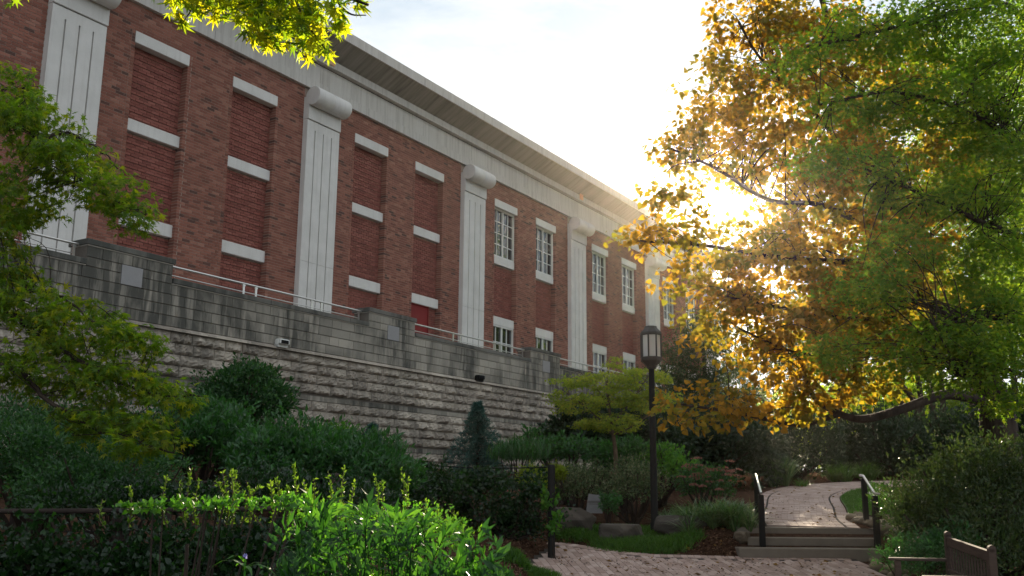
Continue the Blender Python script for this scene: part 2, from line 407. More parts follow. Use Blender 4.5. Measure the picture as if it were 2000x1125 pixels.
def spline(pts, n=6, wob=0.0):
    P = np.asarray(pts, float); out = []
    Q = np.vstack([2 * P[0] - P[1], P, 2 * P[-1] - P[-2]])
    for i in range(1, len(Q) - 2):
        for t_ in np.linspace(0, 1, n, endpoint=False):
            a, b, c, d = Q[i - 1], Q[i], Q[i + 1], Q[i + 2]
            out.append(0.5 * ((2 * b) + (c - a) * t_ + (2 * a - 5 * b + 4 * c - d) * t_ ** 2 + (3 * b - a - 3 * c + d) * t_ ** 3))
    out.append(P[-1]); out = np.array(out)
    if wob: out[1:-1] += rng.normal(0, wob, out[1:-1].shape)
    return out

def link(o): COL.objects.link(o); return o
def thing(name, label, cat, loc=(0, 0, 0), rz=0.0, group=None):
    o = link(bpy.data.objects.new(name, None)); o.location = tuple(float(v) for v in loc); o.rotation_euler = (0, 0, rz)
    o.empty_display_size = 0.2
    o['label'] = label; o['category'] = cat
    if group: o['group'] = group
    return o
def part(name, me, m, parent=None, kind=None, label=None, loc=None, rot=None, scale=None):
    if m and not me.materials: me.materials.append(MATS[m])
    o = link(bpy.data.objects.new(name, me))
    if parent: o.parent = parent
    if loc is not None: o.location = tuple(float(v) for v in loc)
    if rot is not None: o.rotation_euler = rot
    if scale is not None: o.scale = scale
    if kind: o['kind'] = kind
    if label: o['label'] = label
    return o
def solo(name, me, m, label, cat, loc=None, rot=None, scale=None, group=None):
    o = part(name, me, m, None, None, label, loc, rot, scale); o['category'] = cat
    if group: o['group'] = group
    return o
def struct(name, me, m):
    o = part(name, me, m); o['kind'] = 'structure'; return o

# ------------------------------------------------------------------ terrain
def sstep(a, b, x):
    t_ = np.clip((x - a) / (b - a), 0, 1); return t_ * t_ * (3 - 2 * t_)
def plaza_z(y): return np.where(y < 13, 0.32 - 0.027 * (13 - y), 0.62 + 0.13 * (y - 15.3))
def upper_z(y): return 1.04 + 0.08 * (np.minimum(y, 30) - 16.1) + 0.02 * np.maximum(y - 30, 0)
def smax(a, b, k=0.25):
    h = np.clip(0.5 + 0.5 * (b - a) / k, 0, 1); return a * (1 - h) + b * h + k * h * (1 - h)
def plaza_edge_left(y):   # western edge of the paving
    return 0.45 + 0.35 * np.exp(-((y - 16.6) / 0.8) ** 2) - 0.25 * np.exp(-((y - 14.6) / 0.5) ** 2)
def plaza_far(x):         # far edge curves round the planting towards the steps
    return np.interp(x, [0.4, 0.8, 1.2, 1.7, 2.2, 3.3, 3.55, 5.7, 6.2], [16.5, 16.4, 16.15, 15.75, 15.5, 15.42, 15.40, 15.40, 14.6])
def terr(x, y):
    x = np.asarray(x, float); y = np.asarray(y, float)
    q = ND[0] * x + ND[1] * y + DW
    low = np.where(y < 13, 0.32 - 0.027 * (13 - y), np.where(y < 15.5, 0.62 + 0.13 * (y - 15.3), 0.646 + 0.10 * (y - 15.5)))
    bed = 2.15 - 0.20 * np.clip(q, -1, 14)
    left = smax(low, bed)
    up = smax(low + sstep(15.2, 16.3, y) * (upper_z(y) - low), bed)
    k = sstep(2.3, 3.5, x)
    z = left * (1 - k) + up * k
    ins = sstep(-0.30, 0.0, x - (plaza_edge_left(y) - 0.05)) * (1 - sstep(0.0, 0.35, y - plaza_far(x))) * (1 - sstep(5.3, 5.9, x))
    return z * (1 - ins) + np.minimum(z, plaza_z(y)) * ins
def tz(x, y): return float(terr(x, y))
xs = np.concatenate([np.linspace(-60, -12, 13)[:-1], np.linspace(-12, 14, 190), np.linspace(14, 90, 22)[1:]])
ys = np.concatenate([np.linspace(-12, 2, 10)[:-1], np.linspace(2, 30, 200), np.linspace(30, 140, 24)[1:]])
GX, GY = np.meshgrid(xs, ys)
GZ = terr(GX, GY) - 0.05
nx, ny = len(xs), len(ys)
idx = np.arange(nx * ny).reshape(ny, nx)
struct('ground', arr_mesh('ground', np.stack([GX, GY, GZ], -1).reshape(-1, 3),
       np.stack([idx[:-1, :-1], idx[:-1, 1:], idx[1:, 1:], idx[1:, :-1]], -1).reshape(-1, 4), True), 'mulch')
# far ground reaching the horizon
fb = MB(); fb.add([(-1500, -300, -1.2), (1500, -300, -1.2), (1500, 2500, -1.2), (-1500, 2500, -1.2)], [[0, 1, 2, 3]])
struct('far_ground', fb.mesh('far_ground'), 'leaf_dark')

# ------------------------------------------------------------------ brick building
# local axes: x along the facade, y into the wall, z up
ROTZ = R(90) - AZ
bld = thing('brick_building', 'long red brick building with white pilasters and overhanging concrete cornice above the stone wall',
            'building', -DF * ND, ROTZ)
B0, B1 = -4.2, 48.2
Z_FLOOR, Z_BRICK = 4.55, 12.03
PIL = [3.11 + 7.29 * k for k in range(7)]                 # left edge of each pilaster
PW = 1.24
RECS = []                                                  # (s0, s1, bay, which)
for k in range(-1, 6):
    for j, (a, b) in enumerate(((2.06, 3.50), (4.86, 6.31))):
        RECS.append((3.11 + 7.29 * k + a, 3.11 + 7.29 * k + b, k, j))
Z_L1, Z_B2, Z_B3 = (11.14, 11.41), (9.16, 9.43), (7.05, 7.34)
RD = 0.20
CH, BL, MJ = 0.0686, 0.213, 0.011
def solid_intervals(z):
    """stretches of the front face at height z that carry brick"""
    cuts = sorted([(p, p + PW) for p in PIL] + ([(a - 0.10, b + 0.10) for a, b, _, _ in RECS] if z < Z_L1[1] else []))
    out, x = [], B0
    for a, b in cuts:
        if a > x: out.append((x, a))
        x = max(x, b)
    if x < B1: out.append((x, B1))
    return out
UNITBRICK_F = np.array([[0, 1, 5, 4], [1, 2, 6, 5], [3, 0, 4, 7], [4, 5, 6, 7], [0, 3, 2, 1]])
def bricks_np(L, y0, y1):
    """L: array of (x0, x1, z0, z1, yoff)"""
    L = np.asarray(L); n = len(L)
    x0, x1, z0, z1, yo = L.T
    ya, yb = yo + y0, yo + y1
    V = np.stack([np.stack([x0, ya, z0], -1), np.stack([x1, ya, z0], -1), np.stack([x1, yb, z0], -1), np.stack([x0, yb, z0], -1),
                  np.stack([x0, ya, z1], -1), np.stack([x1, ya, z1], -1), np.stack([x1, yb, z1], -1), np.stack([x0, yb, z1], -1)], 1)
    F = UNITBRICK_F[None] + (np.arange(n) * 8)[:, None, None]
    return V.reshape(-1, 3), F.reshape(-1, 4)
def course(a, b, row, z0, zh, out, yo=0.0):
    x = math.floor((a - B0) / BL) * BL + B0 + (BL / 2 if row % 2 else 0)
    while x > a: x -= BL
    while x < b - 0.012:
        p, q_ = max(x + MJ / 2, a), min(x + BL - MJ / 2, b)
        if q_ - p > 0.012: out.append((p, q_, z0 + MJ / 2, z0 + zh - MJ / 2, yo + random.uniform(-0.0015, 0.0015)))
        x += BL
front, panel = [], []
nrow = int((Z_BRICK - Z_FLOOR) / CH)
for r_ in range(nrow):
    z = Z_FLOOR + r_ * CH
    for a, b in solid_intervals(z + CH / 2): course(a, b, r_, z, CH, front)
UPW = lambda k: k >= 3                                      # bays with windows (0-based from PIL[0])
DOOR = (2, 1)
def panel_zones(k, j):
    if UPW(k): return [(Z_B3[1], Z_B2[0])]
    z = [(Z_B2[1], Z_L1[0]), (Z_B3[1], Z_B2[0]), (Z_FLOOR, Z_B3[0])]
    return z
for a, b, k, j in RECS:
    for z0, z1 in panel_zones(k, j):
        aa = a
        for r_ in range(int((z1 - z0) / CH + 0.5)):
            zz = z0 + r_ * CH
            if zz + CH > z1 + 0.01: continue
            if (k, j) == DOOR and zz < Z_B3[0] - 0.001:
                course(a + 1.03, b, r_, zz, CH, panel, RD - (0.014 if r_ % 2 else 0.0)); continue
            course(a, b, r_, zz, CH, panel, RD - (0.014 if r_ % 2 else 0.0))
# the largest ones in the picture are single bricks, the rest one mesh
front = np.array(front)
dist = np.hypot(front[:, 0] - 0, 17.5) + 0 * front[:, 2]
vis = (front[:, 0] > 11.70) & (front[:, 2] > 6.4)
key = np.where(vis, front[:, 0] + 0.25 * np.abs(front[:, 2] - 9.2), 1e9)
order = np.argsort(key); near = order[:300]; rest = order[300:]
ub = MB(); ub.box(-0.5, 0.5, 0.0, 0.09, -0.5, 0.5); ub_me = ub.mesh('brick')
for i in near:
    x0, x1, z0, z1, yo = front[i]
    part('brick', ub_me, 'brick', bld, loc=((x0 + x1) / 2, yo, (z0 + z1) / 2), scale=(x1 - x0, 1, z1 - z0))
part('brickwork', arr_mesh('brickwork', *bricks_np(front[rest], 0.0, 0.09)), 'brick', bld, kind='stuff')
part('recessed_brickwork', arr_mesh('recessed_brickwork', *bricks_np(panel, 0.0, 0.09)), 'panel_brick', bld, kind='stuff',
     label='blind panels of darker brick laid in ribbed courses')
jamb = []
for a, b, k, j in RECS:
    for r_ in range(nrow):
        z = Z_FLOOR + r_ * CH
        if z + CH > Z_L1[1]: break
        jamb.append((a - 0.10 + MJ, a + 0.001, z + MJ / 2, z + CH - MJ / 2, 0.0)); jamb.append((b - 0.001, b + 0.10 - MJ, z + MJ / 2, z + CH - MJ / 2, 0.0))
part('jamb_brickwork', arr_mesh('jamb_brickwork', *bricks_np(np.array(jamb), 0.0, RD + 0.05)), 'brick', bld, kind='stuff')
# mortar core behind the bricks
core = MB()
prev = B0
for a, b, k, j in RECS:
    core.box(prev, a, 0.007, 0.6, Z_FLOOR - 2.6, Z_L1[1]); prev = b
core.box(prev, B1, 0.007, 0.6, Z_FLOOR - 2.6, Z_L1[1])
core.box(B0, B1, 0.007, 0.6, Z_L1[1], Z_BRICK)
for a, b, k, j in RECS:
    for z0, z1 in panel_zones(k, j): core.box(a + 0.001, b - 0.001, RD + 0.012, 0.55, z0 - 0.05, z1 + 0.05)
    if UPW(k): core.box(a + 0.001, b - 0.001, RD + 0.012, 0.55, Z_FLOOR - 2.6, Z_FLOOR + 0.35)
part('wall_core', core.mesh('wall_core'), 'mortar', bld)
# the block behind: end walls, back wall and roof
blk = MB()
blk.box(B0 + 0.01, B1 - 0.01, 0.62, 18.0, 2.0, 13.0)
part('rear_block', blk.mesh('rear_block'), 'brick', bld)
# pre-cast bands
for a, b, k, j in RECS:
    m = MB(); m.cbox(a - 0.015, b + 0.015, -0.02, 0.5, *Z_L1, 0.008); part('lintel', m.mesh('lintel'), 'concrete', bld)
    m = MB(); m.cbox(a + 0.002, b - 0.002, 0.085, 0.5, *Z_B2, 0.008); part('band', m.mesh('band'), 'concrete', bld)
    m = MB(); m.cbox(a + 0.002, b - 0.002, 0.085, 0.5, *Z_B3, 0.008); part('band', m.mesh('band'), 'concrete', bld)
# windows
pane_me = MB().box(-0.5, 0.5, 0, 0.006, -0.5, 0.5).mesh('pane')
def window(a, b, z0, z1, rows):
    root = part('window', MB().box(a + .02, b - .02, 0.30, 0.34, z0, z1).mesh('window_back'), 'dark_interior', bld)
    w = b - a; fw = 0.05
    m = MB()
    m.box(a, a + fw, 0.10, 0.24, z0, z1); m.box(b - fw, b, 0.10, 0.24, z0, z1)
    m.box(a + fw, b - fw, 0.101, 0.239, z1 - fw, z1); m.box(a + fw, b - fw, 0.101, 0.239, z0, z0 + fw)
    mid = (a + b) / 2
    m.box(mid - 0.032, mid + 0.032, 0.115, 0.225, z0 + fw, z1 - fw)
    part('window_frame', m.mesh('window_frame'), 'white_paint', root)
    xs_ = [a + fw, (a + fw + mid - 0.032) / 2, mid - 0.032, mid + 0.032, (b - fw + mid + 0.032) / 2, b - fw]
    zs_ = np.linspace(z0 + fw, z1 - fw, rows + 1)
    for x in (xs_[1], xs_[4]):
        part('muntin', MB().box(x - 0.014, x + 0.014, 0.14, 0.20, z0 + fw, z1 - fw).mesh('muntin'), 'white_paint', root)
    for z in zs_[1:-1]:
        m = MB(); m.box(xs_[0], xs_[2], 0.145, 0.198, z - 0.013, z + 0.013); m.box(xs_[3], xs_[5], 0.145, 0.198, z - 0.013, z + 0.013)
        part('muntin', m.mesh('muntin'), 'white_paint', root)
    for x0, x1 in ((xs_[0], xs_[1]), (xs_[1], xs_[2]), (xs_[3], xs_[4]), (xs_[4], xs_[5])):
        for z, z2 in zip(zs_[:-1], zs_[1:]):
            part('pane', pane_me, 'window_glass', root, loc=((x0 + x1) / 2, 0.17, (z + z2) / 2),
                 rot=(random.gauss(0, .004), 0, random.gauss(0, .004)), scale=(x1 - x0, 1, z2 - z))
for a, b, k, j in RECS:
    if UPW(k):
        window(a, b, Z_B2[1], Z_L1[0], 4)
        window(a, b, Z_FLOOR + 0.35, Z_B3[0], 4)
# red door
a, b = [(p, q_) for p, q_, k, j in RECS if (k, j) == DOOR][0]
m = MB(); m.cbox(a + 0.04, a + 1.00, RD - 0.05, RD + 0.02, Z_FLOOR, Z_B3[0] - 0.03, 0.006)
door = part('door', m.mesh('door'), 'red_paint', bld, label='plain red steel door under a pale band')
part('door_frame', MB().box(a + 0.001, a + 0.04, RD - 0.08, RD + 0.02, Z_FLOOR, Z_B3[0]).box(a + 1.0, a + 1.03, RD - 0.08, RD + 0.02, Z_FLOOR, Z_B3[0])
     .box(a + 0.04, a + 1.0, RD - 0.08, RD + 0.02, Z_B3[0] - 0.03, Z_B3[0]).mesh('door_frame'), 'red_paint', door)
part('handle', MB().box(a + 0.10, a + 0.15, RD - 0.075, RD - 0.05, 6.40, 6.58).mesh('handle'), 'brushed_steel', door)
# pilasters
def pilaster(x):
    PY = -0.16; zt = 11.12; zg0, zg1 = Z_FLOOR + 0.25, 10.87
    gw = 0.038; sw = (PW - 3 * gw) / 4
    m = MB(); m.box(x + 0.003, x + PW - 0.003, PY + 0.05, 0.20, Z_FLOOR - 0.02, zt)         # back of the grooves
    root = part('pilaster', m.mesh('pilaster_core'), 'concrete', bld)
    m = MB()
    for i in range(4):
        x0 = x + i * (sw + gw); m.box(x0, x0 + sw, PY, 0.19, zg0, 7.295); m.box(x0, x0 + sw, PY, 0.19, 7.303, zg1)
    m.box(x, x + PW, PY, 0.191, zg1, zt - 0.02); m.box(x, x + PW, PY, 0.191, Z_FLOOR, zg0)
    part('shaft', m.mesh('shaft'), 'concrete', root)
    m = MB(); m.cbox(x - 0.005, x + PW + 0.005, PY - 0.035, 0.19, zt, 11.75, 0.01)
    part('capital_block', m.mesh('capital_block'), 'concrete', root)
    m = MB(); L = PW + 0.03; cy, cz, rr = PY - 0.16, 11.73, 0.255
    prof = [(0.0, rr * .97), (0.012, rr), (L / 2 - 0.05, rr), (L / 2 - 0.035, rr - 0.02), (L / 2 + 0.035, rr - 0.02), (L / 2 + 0.05, rr), (L - 0.012, rr), (L, rr * .97)]
    m.tube([(x - 0.015 + p_[0], cy, cz) for p_ in prof], [p_[1] for p_ in prof], 36)
    o = part('scroll', m.mesh('scroll'), 'concrete', root)
    for pl in o.data.polygons: pl.use_smooth = len(pl.vertices) == 4
for x in PIL: pilaster(x)
# entablature: lower fascia, frieze panels, ledge, sloping soffit, cornice face
def run(prof, name, m_, seam=None, x0=B0, x1=B1, kids=True):
    """extrude a (y, z) profile along the facade in lengths with fine open joints"""
    xs_ = [x0] + list(np.arange(x0 + seam, x1, seam)) + [x1] if seam else [x0, x1]
    for a, b in zip(xs_[:-1], xs_[1:]):
        n = len(prof); V = [(a + 0.006, y, z) for y, z in prof] + [(b - 0.006, y, z) for y, z in prof]
        mb = MB(); mb.add(V, [[i, (i + 1) % n, n + (i + 1) % n, n + i] for i in range(n)])
        if n == 4: mb.add(V, [[3, 2, 1, 0], [4, 5, 6, 7]])
        part(name, mb.mesh(name), m_, bld)
run([(-0.10, 12.03), (-0.10, 12.28), (0.5, 12.28), (0.5, 12.03)], 'fascia_panel', 'streaked_concrete', 3.645, B0 + 0.5)
run([(-0.075, 12.285), (-0.075, 12.80), (0.5, 12.80), (0.5, 12.285)], 'frieze_panel', 'streaked_concrete', 3.645, B0 + 0.5)
run([(-0.22, 12.83), (-0.22, 13.04), (0.5, 13.04), (0.5, 12.83)], 'ledge_panel', 'streaked_concrete', 3.645, B0 + 0.5)
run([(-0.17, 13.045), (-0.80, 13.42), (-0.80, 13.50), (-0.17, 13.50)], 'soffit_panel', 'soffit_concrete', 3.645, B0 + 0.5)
run([(-0.83, 13.41), (-0.83, 13.69), (0.6, 13.72), (0.6, 13.505), (-0.79, 13.505), (-0.79, 13.41)], 'cornice_panel', 'streaked_concrete', 3.645, B0 + 0.5)
part('frieze_core', MB().box(B0 + 0.52, B1 - 0.02, -0.05, 0.6, 12.04, 13.5).mesh('frieze_core'), 'dark_interior', bld)
part('roof', MB().box(B0, B1, 0.5, 18.2, 13.2, 13.715).mesh('roof'), 'streaked_concrete', bld)
for x in (18.4, 33.0):
    part('sun_patch_plate', MB().box(x - 0.12, x + 0.12, -0.26, -0.2, 12.88, 13.10).mesh('sun_patch_plate'), 'copper', bld, label='small square plate coloured as a patch of sunlight on the ledge')  # plates coloured to paint small squares of sunlight

# ------------------------------------------------------------------ terrace and retaining wall
m = MB(); 
V = [s * WD + n * ND for s, n in ((-20, -DW - 0.2), (46, -DW - 0.2), (46, -DF - 0.3), (-20, -DF - 0.3))]
m.add([(v[0], v[1], 4.55) for v in V], [[0, 1, 2, 3]])
struct('terrace', m.mesh('terrace'), 'concrete')

wall = thing('retaining_wall', 'weathered grey stone retaining wall with rock-faced courses below a smooth parapet', 'wall', -DW * ND, ROTZ)
WS0, WS1 = 3.0, 46.0
PIERS = [(2.45, 4.25), (9.77, 11.56), (17.10, 18.87), (24.45, 26.24), (31.80, 33.57)]
Z_LEDGE, Z_COPE, Z_PCOPE = 4.42, 5.25, 5.60
def in_pier(s): return any(a <= s <= b for a, b in PIERS)
core = MB(); core.box(WS0, WS1, 0.02, 0.45, 1.2, Z_COPE)
for a, b in PIERS: core.box(a + 0.012, b - 0.012, 0.02, 0.45, Z_COPE, Z_PCOPE)
part('wall_core', core.mesh('wall_core'), 'wall_mortar', wall)
cb_V, cb_F = chamfer_box(-0.5, 0.5, 0, 0.12, -0.5, 0.5, 0.02)
def stone_me():
    V = cb_V.copy()
    V[:, 1] += rng.normal(0, 0.002, len(V)); return arr_mesh('stone_block', V, cb_F)
st_mes = [stone_me() for _ in range(6)]
PH = (Z_COPE - Z_LEDGE - 0.05) / 4
cnt = 0
def block_row(z0, h, a0, a1, rowi, skip=()):
    x = a0
    first = True
    while x < a1 - 0.05:
        L = random.choice([0.30, 0.42, 0.42, 0.48, 0.60]) * (0.6 if (first and rowi % 2) else 1.0)
        first = False
        if a1 - (x + L) < 0.18: L = a1 - x
        e = min(x + L, a1)
        if not any(x < s1 - 0.01 and e > s0 + 0.01 and z0 < t1 - 0.01 and z0 + h > t0 + 0.01 for s0, s1, t0, t1 in skip):
            part('stone_block', random.choice(st_mes), 'smooth_stone', wall, loc=((x + e) / 2, 0.0 + random.uniform(0, 0.004), z0 + h / 2),
                 scale=(e - x - 0.010, 1, h - 0.010))
        x = e
    return
TAB = [(a + 0.70, a + 1.14, Z_COPE - PH * 1.0, Z_COPE + 0.16) for a, b in PIERS]
for rw in range(4):
    z0 = Z_LEDGE + 0.05 + rw * PH
    segs = []
    x = 9.0 - 1.2
    edges = []
    if rw == 3:
        prev = 7.6
        for a, b in PIERS[1:]:
            edges += [(prev, a + 0.70)]; prev = a + 1.14
        edges += [(prev, 38.0)]
    else: edges = [(7.6, 38.0)]
    for a, b in edges: block_row(z0, PH, a, b, rw)
for a, b in PIERS[1:]:
    block_row(Z_COPE, Z_PCOPE - Z_COPE - 0.16 if False else 0.16, a + 0.012, a + 0.70, 0)
    block_row(Z_COPE, 0.16, a + 1.14, b - 0.012, 1)
    block_row(Z_COPE + 0.16, 0.19, a + 0.012, b - 0.012, 0)
    tb = MB(); tb.cbox(a + 0.705, a + 1.135, -0.006, 0.06, Z_COPE - PH + 0.006, Z_COPE + 0.156, 0.006)
    part('tablet', tb.mesh('tablet'), 'grey_tablet', wall, label='smooth square grey tablet let into the pier')
    cp = MB(); cp.cbox(a - 0.02, b + 0.02, -0.03, 0.50, Z_PCOPE + 0.018, Z_PCOPE + 0.12, 0.008)
    part('pier_cap', cp.mesh('pier_cap'), 'coping_stone', wall)
    part('joint', MB().box(a + 0.001, b - 0.001, -0.008, 0.44, Z_PCOPE, Z_PCOPE + 0.018).mesh('joint'), 'pale_joint', wall)
prev = 6.0
for a, b in PIERS[1:] + [(38.0, 38.0)]:
    x = prev
    while x < a - 0.05:
        e = min(x + 1.22, a)
        cp = MB(); cp.cbox(x + 0.004, e - 0.004, -0.03, 0.50, Z_COPE + 0.016, Z_COPE + 0.115, 0.008)
        part('coping', cp.mesh('coping'), 'coping_stone', wall); x = e
    part('joint', MB().box(prev, a, -0.010, 0.44, Z_COPE, Z_COPE + 0.016).mesh('joint'), 'pale_joint', wall)
    prev = b
x = 6.0
while x < 40:
    lg = MB(); lg.add([(x + .003, 0.02, Z_LEDGE - 0.03), (x + 1.497, 0.02, Z_LEDGE - 0.03), (x + 1.497, -0.075, Z_LEDGE - 0.03), (x + .003, -0.075, Z_LEDGE - 0.03),
            (x + .003, 0.02, Z_LEDGE + 0.05), (x + 1.497, 0.02, Z_LEDGE + 0.05), (x + 1.497, -0.055, Z_LEDGE + 0.012), (x + .003, -0.055, Z_LEDGE + 0.012)],
            [[3, 2, 1, 0], [4, 5, 6, 7][::-1], [0, 1, 5, 4], [1, 2, 6, 5], [2, 3, 7, 6], [3, 0, 4, 7]])
    part('ledge', lg.mesh('ledge'), 'rock_stone', wall); x += 1.5
# rock-faced blocks: a few carved variants, squeezed to length
def rock_np(seed):
    g = np.random.default_rng(seed); NX, NZ = 12, 7
    u = np.linspace(-0.5, 0.5, NX); w = np.linspace(-0.5, 0.5, NZ)
    U, Wv = np.meshgrid(u, w)
    H = np.zeros_like(U)
    ridge = np.interp(u, np.linspace(-.5, .5, 9), g.uniform(-0.38, 0.10, 9))
    amp = np.interp(u, np.linspace(-.5, .5, 9), g.uniform(0.0, 1.0, 9) ** 1.3 * 0.095 + 0.015)
    for i in range(NX):
        t_ = Wv[:, i]
        up = np.clip((0.5 - t_) / (0.5 - ridge[i]), 0, 1); dn = np.clip((t_ + 0.5) / (ridge[i] + 0.5), 0, 1)
        H[:, i] = amp[i] * np.minimum(up ** 1.1, dn ** 0.35)
    H += g.normal(0, 0.014, H.shape)
    H[0, :] = H[-1, :] = 0.0; H[:, 0] = H[:, -1] = -0.004
    U2 = U + np.where((np.abs(U) < .49), g.normal(0, 0.012, U.shape), 0); W2 = Wv + np.where((np.abs(Wv) < .49), g.normal(0, 0.03, U.shape), 0)
    V = np.stack([U2, -H, W2], -1).reshape(-1, 3)
    i = np.arange(NX * NZ).reshape(NZ, NX)
    F = np.stack([i[:-1, :-1], i[:-1, 1:], i[1:, 1:], i[1:, :-1]], -1).reshape(-1, 4)
    nb = len(V)
    back = [(-.5, .1, -.5), (.5, .1, -.5), (.5, .1, .5), (-.5, .1, .5)]
    V = np.vstack([V, back])
    F = np.vstack([F, [[i[0, 0], nb, nb + 1, i[0, -1]], [i[-1, -1], nb + 2, nb + 3, i[-1, 0]], [i[-1, 0], nb + 3, nb, i[0, 0]], [i[0, -1], nb + 1, nb + 2, i[-1, -1]]]])
    return V, F
ROCKS = [rock_np(s) for s in range(16)]
rock_mes = [arr_mesh('rock_block', *r_) for r_ in ROCKS]
rows = []
z = Z_LEDGE - 0.03
for h, kind in ((.205, 'r'), (.205, 'r'), (.205, 'r'), (.205, 'r'), (.04, 'g'), (.11, 's'), (.205, 'r'), (.205, 'r'), (.205, 'r'), (.205, 'r'), (.04, 'g'), (.11, 's'),
                (.205, 'r'), (.205, 'r'), (.205, 'r'), (.205, 'r')):
    z -= h; rows.append((z, h, kind))
blocks = []
for ri, (z0, h, kind) in enumerate(rows):
    if kind == 'g': continue
    x = 7.4 - random.uniform(0, 0.4)
    while x < 40:
        L = random.choice([0.42, 0.5, 0.58, 0.66, 0.8]) * (1.6 if kind == 's' else 1)
        blocks.append((x, x + L, z0, h, kind)); x += L
blocks.sort(key=lambda b: b[0] - 0.25 * b[2] if b[0] > 8.6 else 1e6 + b[0])
nind = 0; RV, RF, ro = [], [], 0; SV, SF, so = [], [], 0
for x0, x1, z0, h, kind in blocks:
    if kind == 's':
        part('band_block', random.choice(st_mes), 'rock_stone', wall, loc=((x0 + x1) / 2, -0.012, z0 + h / 2), scale=(x1 - x0 - 0.008, 1, h - 0.006)); continue
    k = random.randrange(16)
    loc = np.array([(x0 + x1) / 2, 0.0, z0 + h / 2]); sc = np.array([(x1 - x0 - 0.012) * random.choice([1, 1]), random.uniform(0.75, 1.15), h - 0.012])
    if nind < 300:
        part('rock_block', rock_mes[k], 'rock_stone', wall, loc=loc, scale=sc); nind += 1
    else:
        V, F = ROCKS[k]; RV.append(V * sc + loc); RF.append(F + ro); ro += len(V)
part('rock_blocks', arr_mesh('rock_blocks', np.vstack(RV), np.vstack(RF)), 'rock_stone', wall, kind='stuff')

def wp(s, y, z):      # wall frame to world
    p = s * WD - (DW + y) * ND; return np.array([p[0], p[1], z])
# small floodlights on the ledge
def floodlight(s, label, m_):
    o = thing('wall_floodlight', label, 'floodlight', wp(s, -0.09, Z_LEDGE + 0.03), ROTZ, 'floodlights on the wall ledge')
    part('housing', MB().cbox(-0.13, 0.13, -0.07, 0.07, 0.03, 0.14, 0.015).mesh('housing'), m_, o)
    part('lens', MB().box(-0.10, 0.10, -0.078, -0.07, 0.045, 0.115).mesh('lens'), 'dark_interior', o)
    part('bracket', MB().box(-0.145, -0.131, -0.02, 0.07, -0.02, 0.10).box(0.131, 0.145, -0.02, 0.07, -0.02, 0.10).box(-0.145, 0.145, -0.01, 0.08, -0.025, 0.03).mesh('bracket'), m_, o)
floodlight(14.32, 'small pale floodlight on the wall ledge above the round shrub', 'white_paint')
floodlight(21.64, 'small black floodlight on the wall ledge above the blue spruce', 'black_metal')
# steel handrails between the piers
RAIL_LAB = ['brushed steel handrail on the wall left of the leftmost stone pier, mostly behind maple leaves',
            'brushed steel handrail on the coping between the left pier and the middle pier',
            'brushed steel handrail on the coping between the middle pier and the right pier',
            'brushed steel handrail on the coping right of the rightmost visible pier']
for (a, b), lab in zip([(4.25, 9.77), (11.56, 17.10), (18.87, 24.45), (26.24, 31.8)], RAIL_LAB):
    o = thing('handrail', lab, 'handrail', wp(a, 0.22, Z_COPE + 0.115), ROTZ, 'steel handrails along the parapet')
    L = b - a
    part('rail', MB().tube([(0.02, 0, 0.27), (L - 0.05, 0, 0.27), (L + 0.08, 0, 0.27)], 0.022, 10).mesh('rail', True), 'brushed_steel', o)
    part('lower_rail', MB().tube([(0.06, 0, 0.10), (L - 0.1, 0, 0.10)], 0.012, 8).mesh('lower_rail', True), 'brushed_steel', o)
    for x in (0.06, L * 0.345, L * 0.405, L * 0.70, L * 0.755, L - 0.1):
        p_ = part('post', MB().box(x - 0.025, x + 0.025, -0.008, 0.008, 0, 0.22).mesh('post'), 'brushed_steel', o)
        part('saddle', MB().box(x - 0.035, x + 0.035, -0.014, 0.014, 0.22, 0.252).mesh('saddle'), 'brushed_steel', p_)

# ------------------------------------------------------------------ paving, steps, path
PAV_V, PAV_F = chamfer_box(-0.5, 0.5, -0.5, 0.5, -0.05, 0.0, 0.003)
pav_me = arr_mesh('paver', PAV_V, PAV_F)
def lay_pavers(cells, parent, max_ind=300, score=None):
    """cells: (x, y, z, length, width, yaw, pitch)"""
    cells = sorted(cells, key=score)
    VV, FF, o_ = [], [], 0
    for i, (x, y, z, L, Wd, yaw, pit) in enumerate(cells):
        z += random.uniform(-0.002, 0.002)
        tilt = random.gauss(0, 0.003)
        if i < max_ind:
            o = part('paver', pav_me, 'paver', parent, loc=(x, y, z), scale=(L - 0.007, Wd - 0.007, 1))
            o.rotation_euler = (Matrix.Rotation(pit, 3, 'X') @ Matrix.Rotation(yaw, 3, 'Z') @ Matrix.Rotation(tilt, 3, 'Y')).to_euler()
        else:
            V = PAV_V * np.array([L - 0.007, Wd - 0.007, 1])
            M = np.array(Matrix.Rotation(pit, 3, 'X') @ Matrix.Rotation(yaw, 3, 'Z') @ Matrix.Rotation(tilt, 3, 'Y'))
            VV.append(V @ M.T + np.array([x, y, z])); FF.append(PAV_F + o_); o_ += len(V)
    if VV: part('pavers', arr_mesh('pavers', np.vstack(VV), np.vstack(FF)), 'paver', parent, kind='stuff')
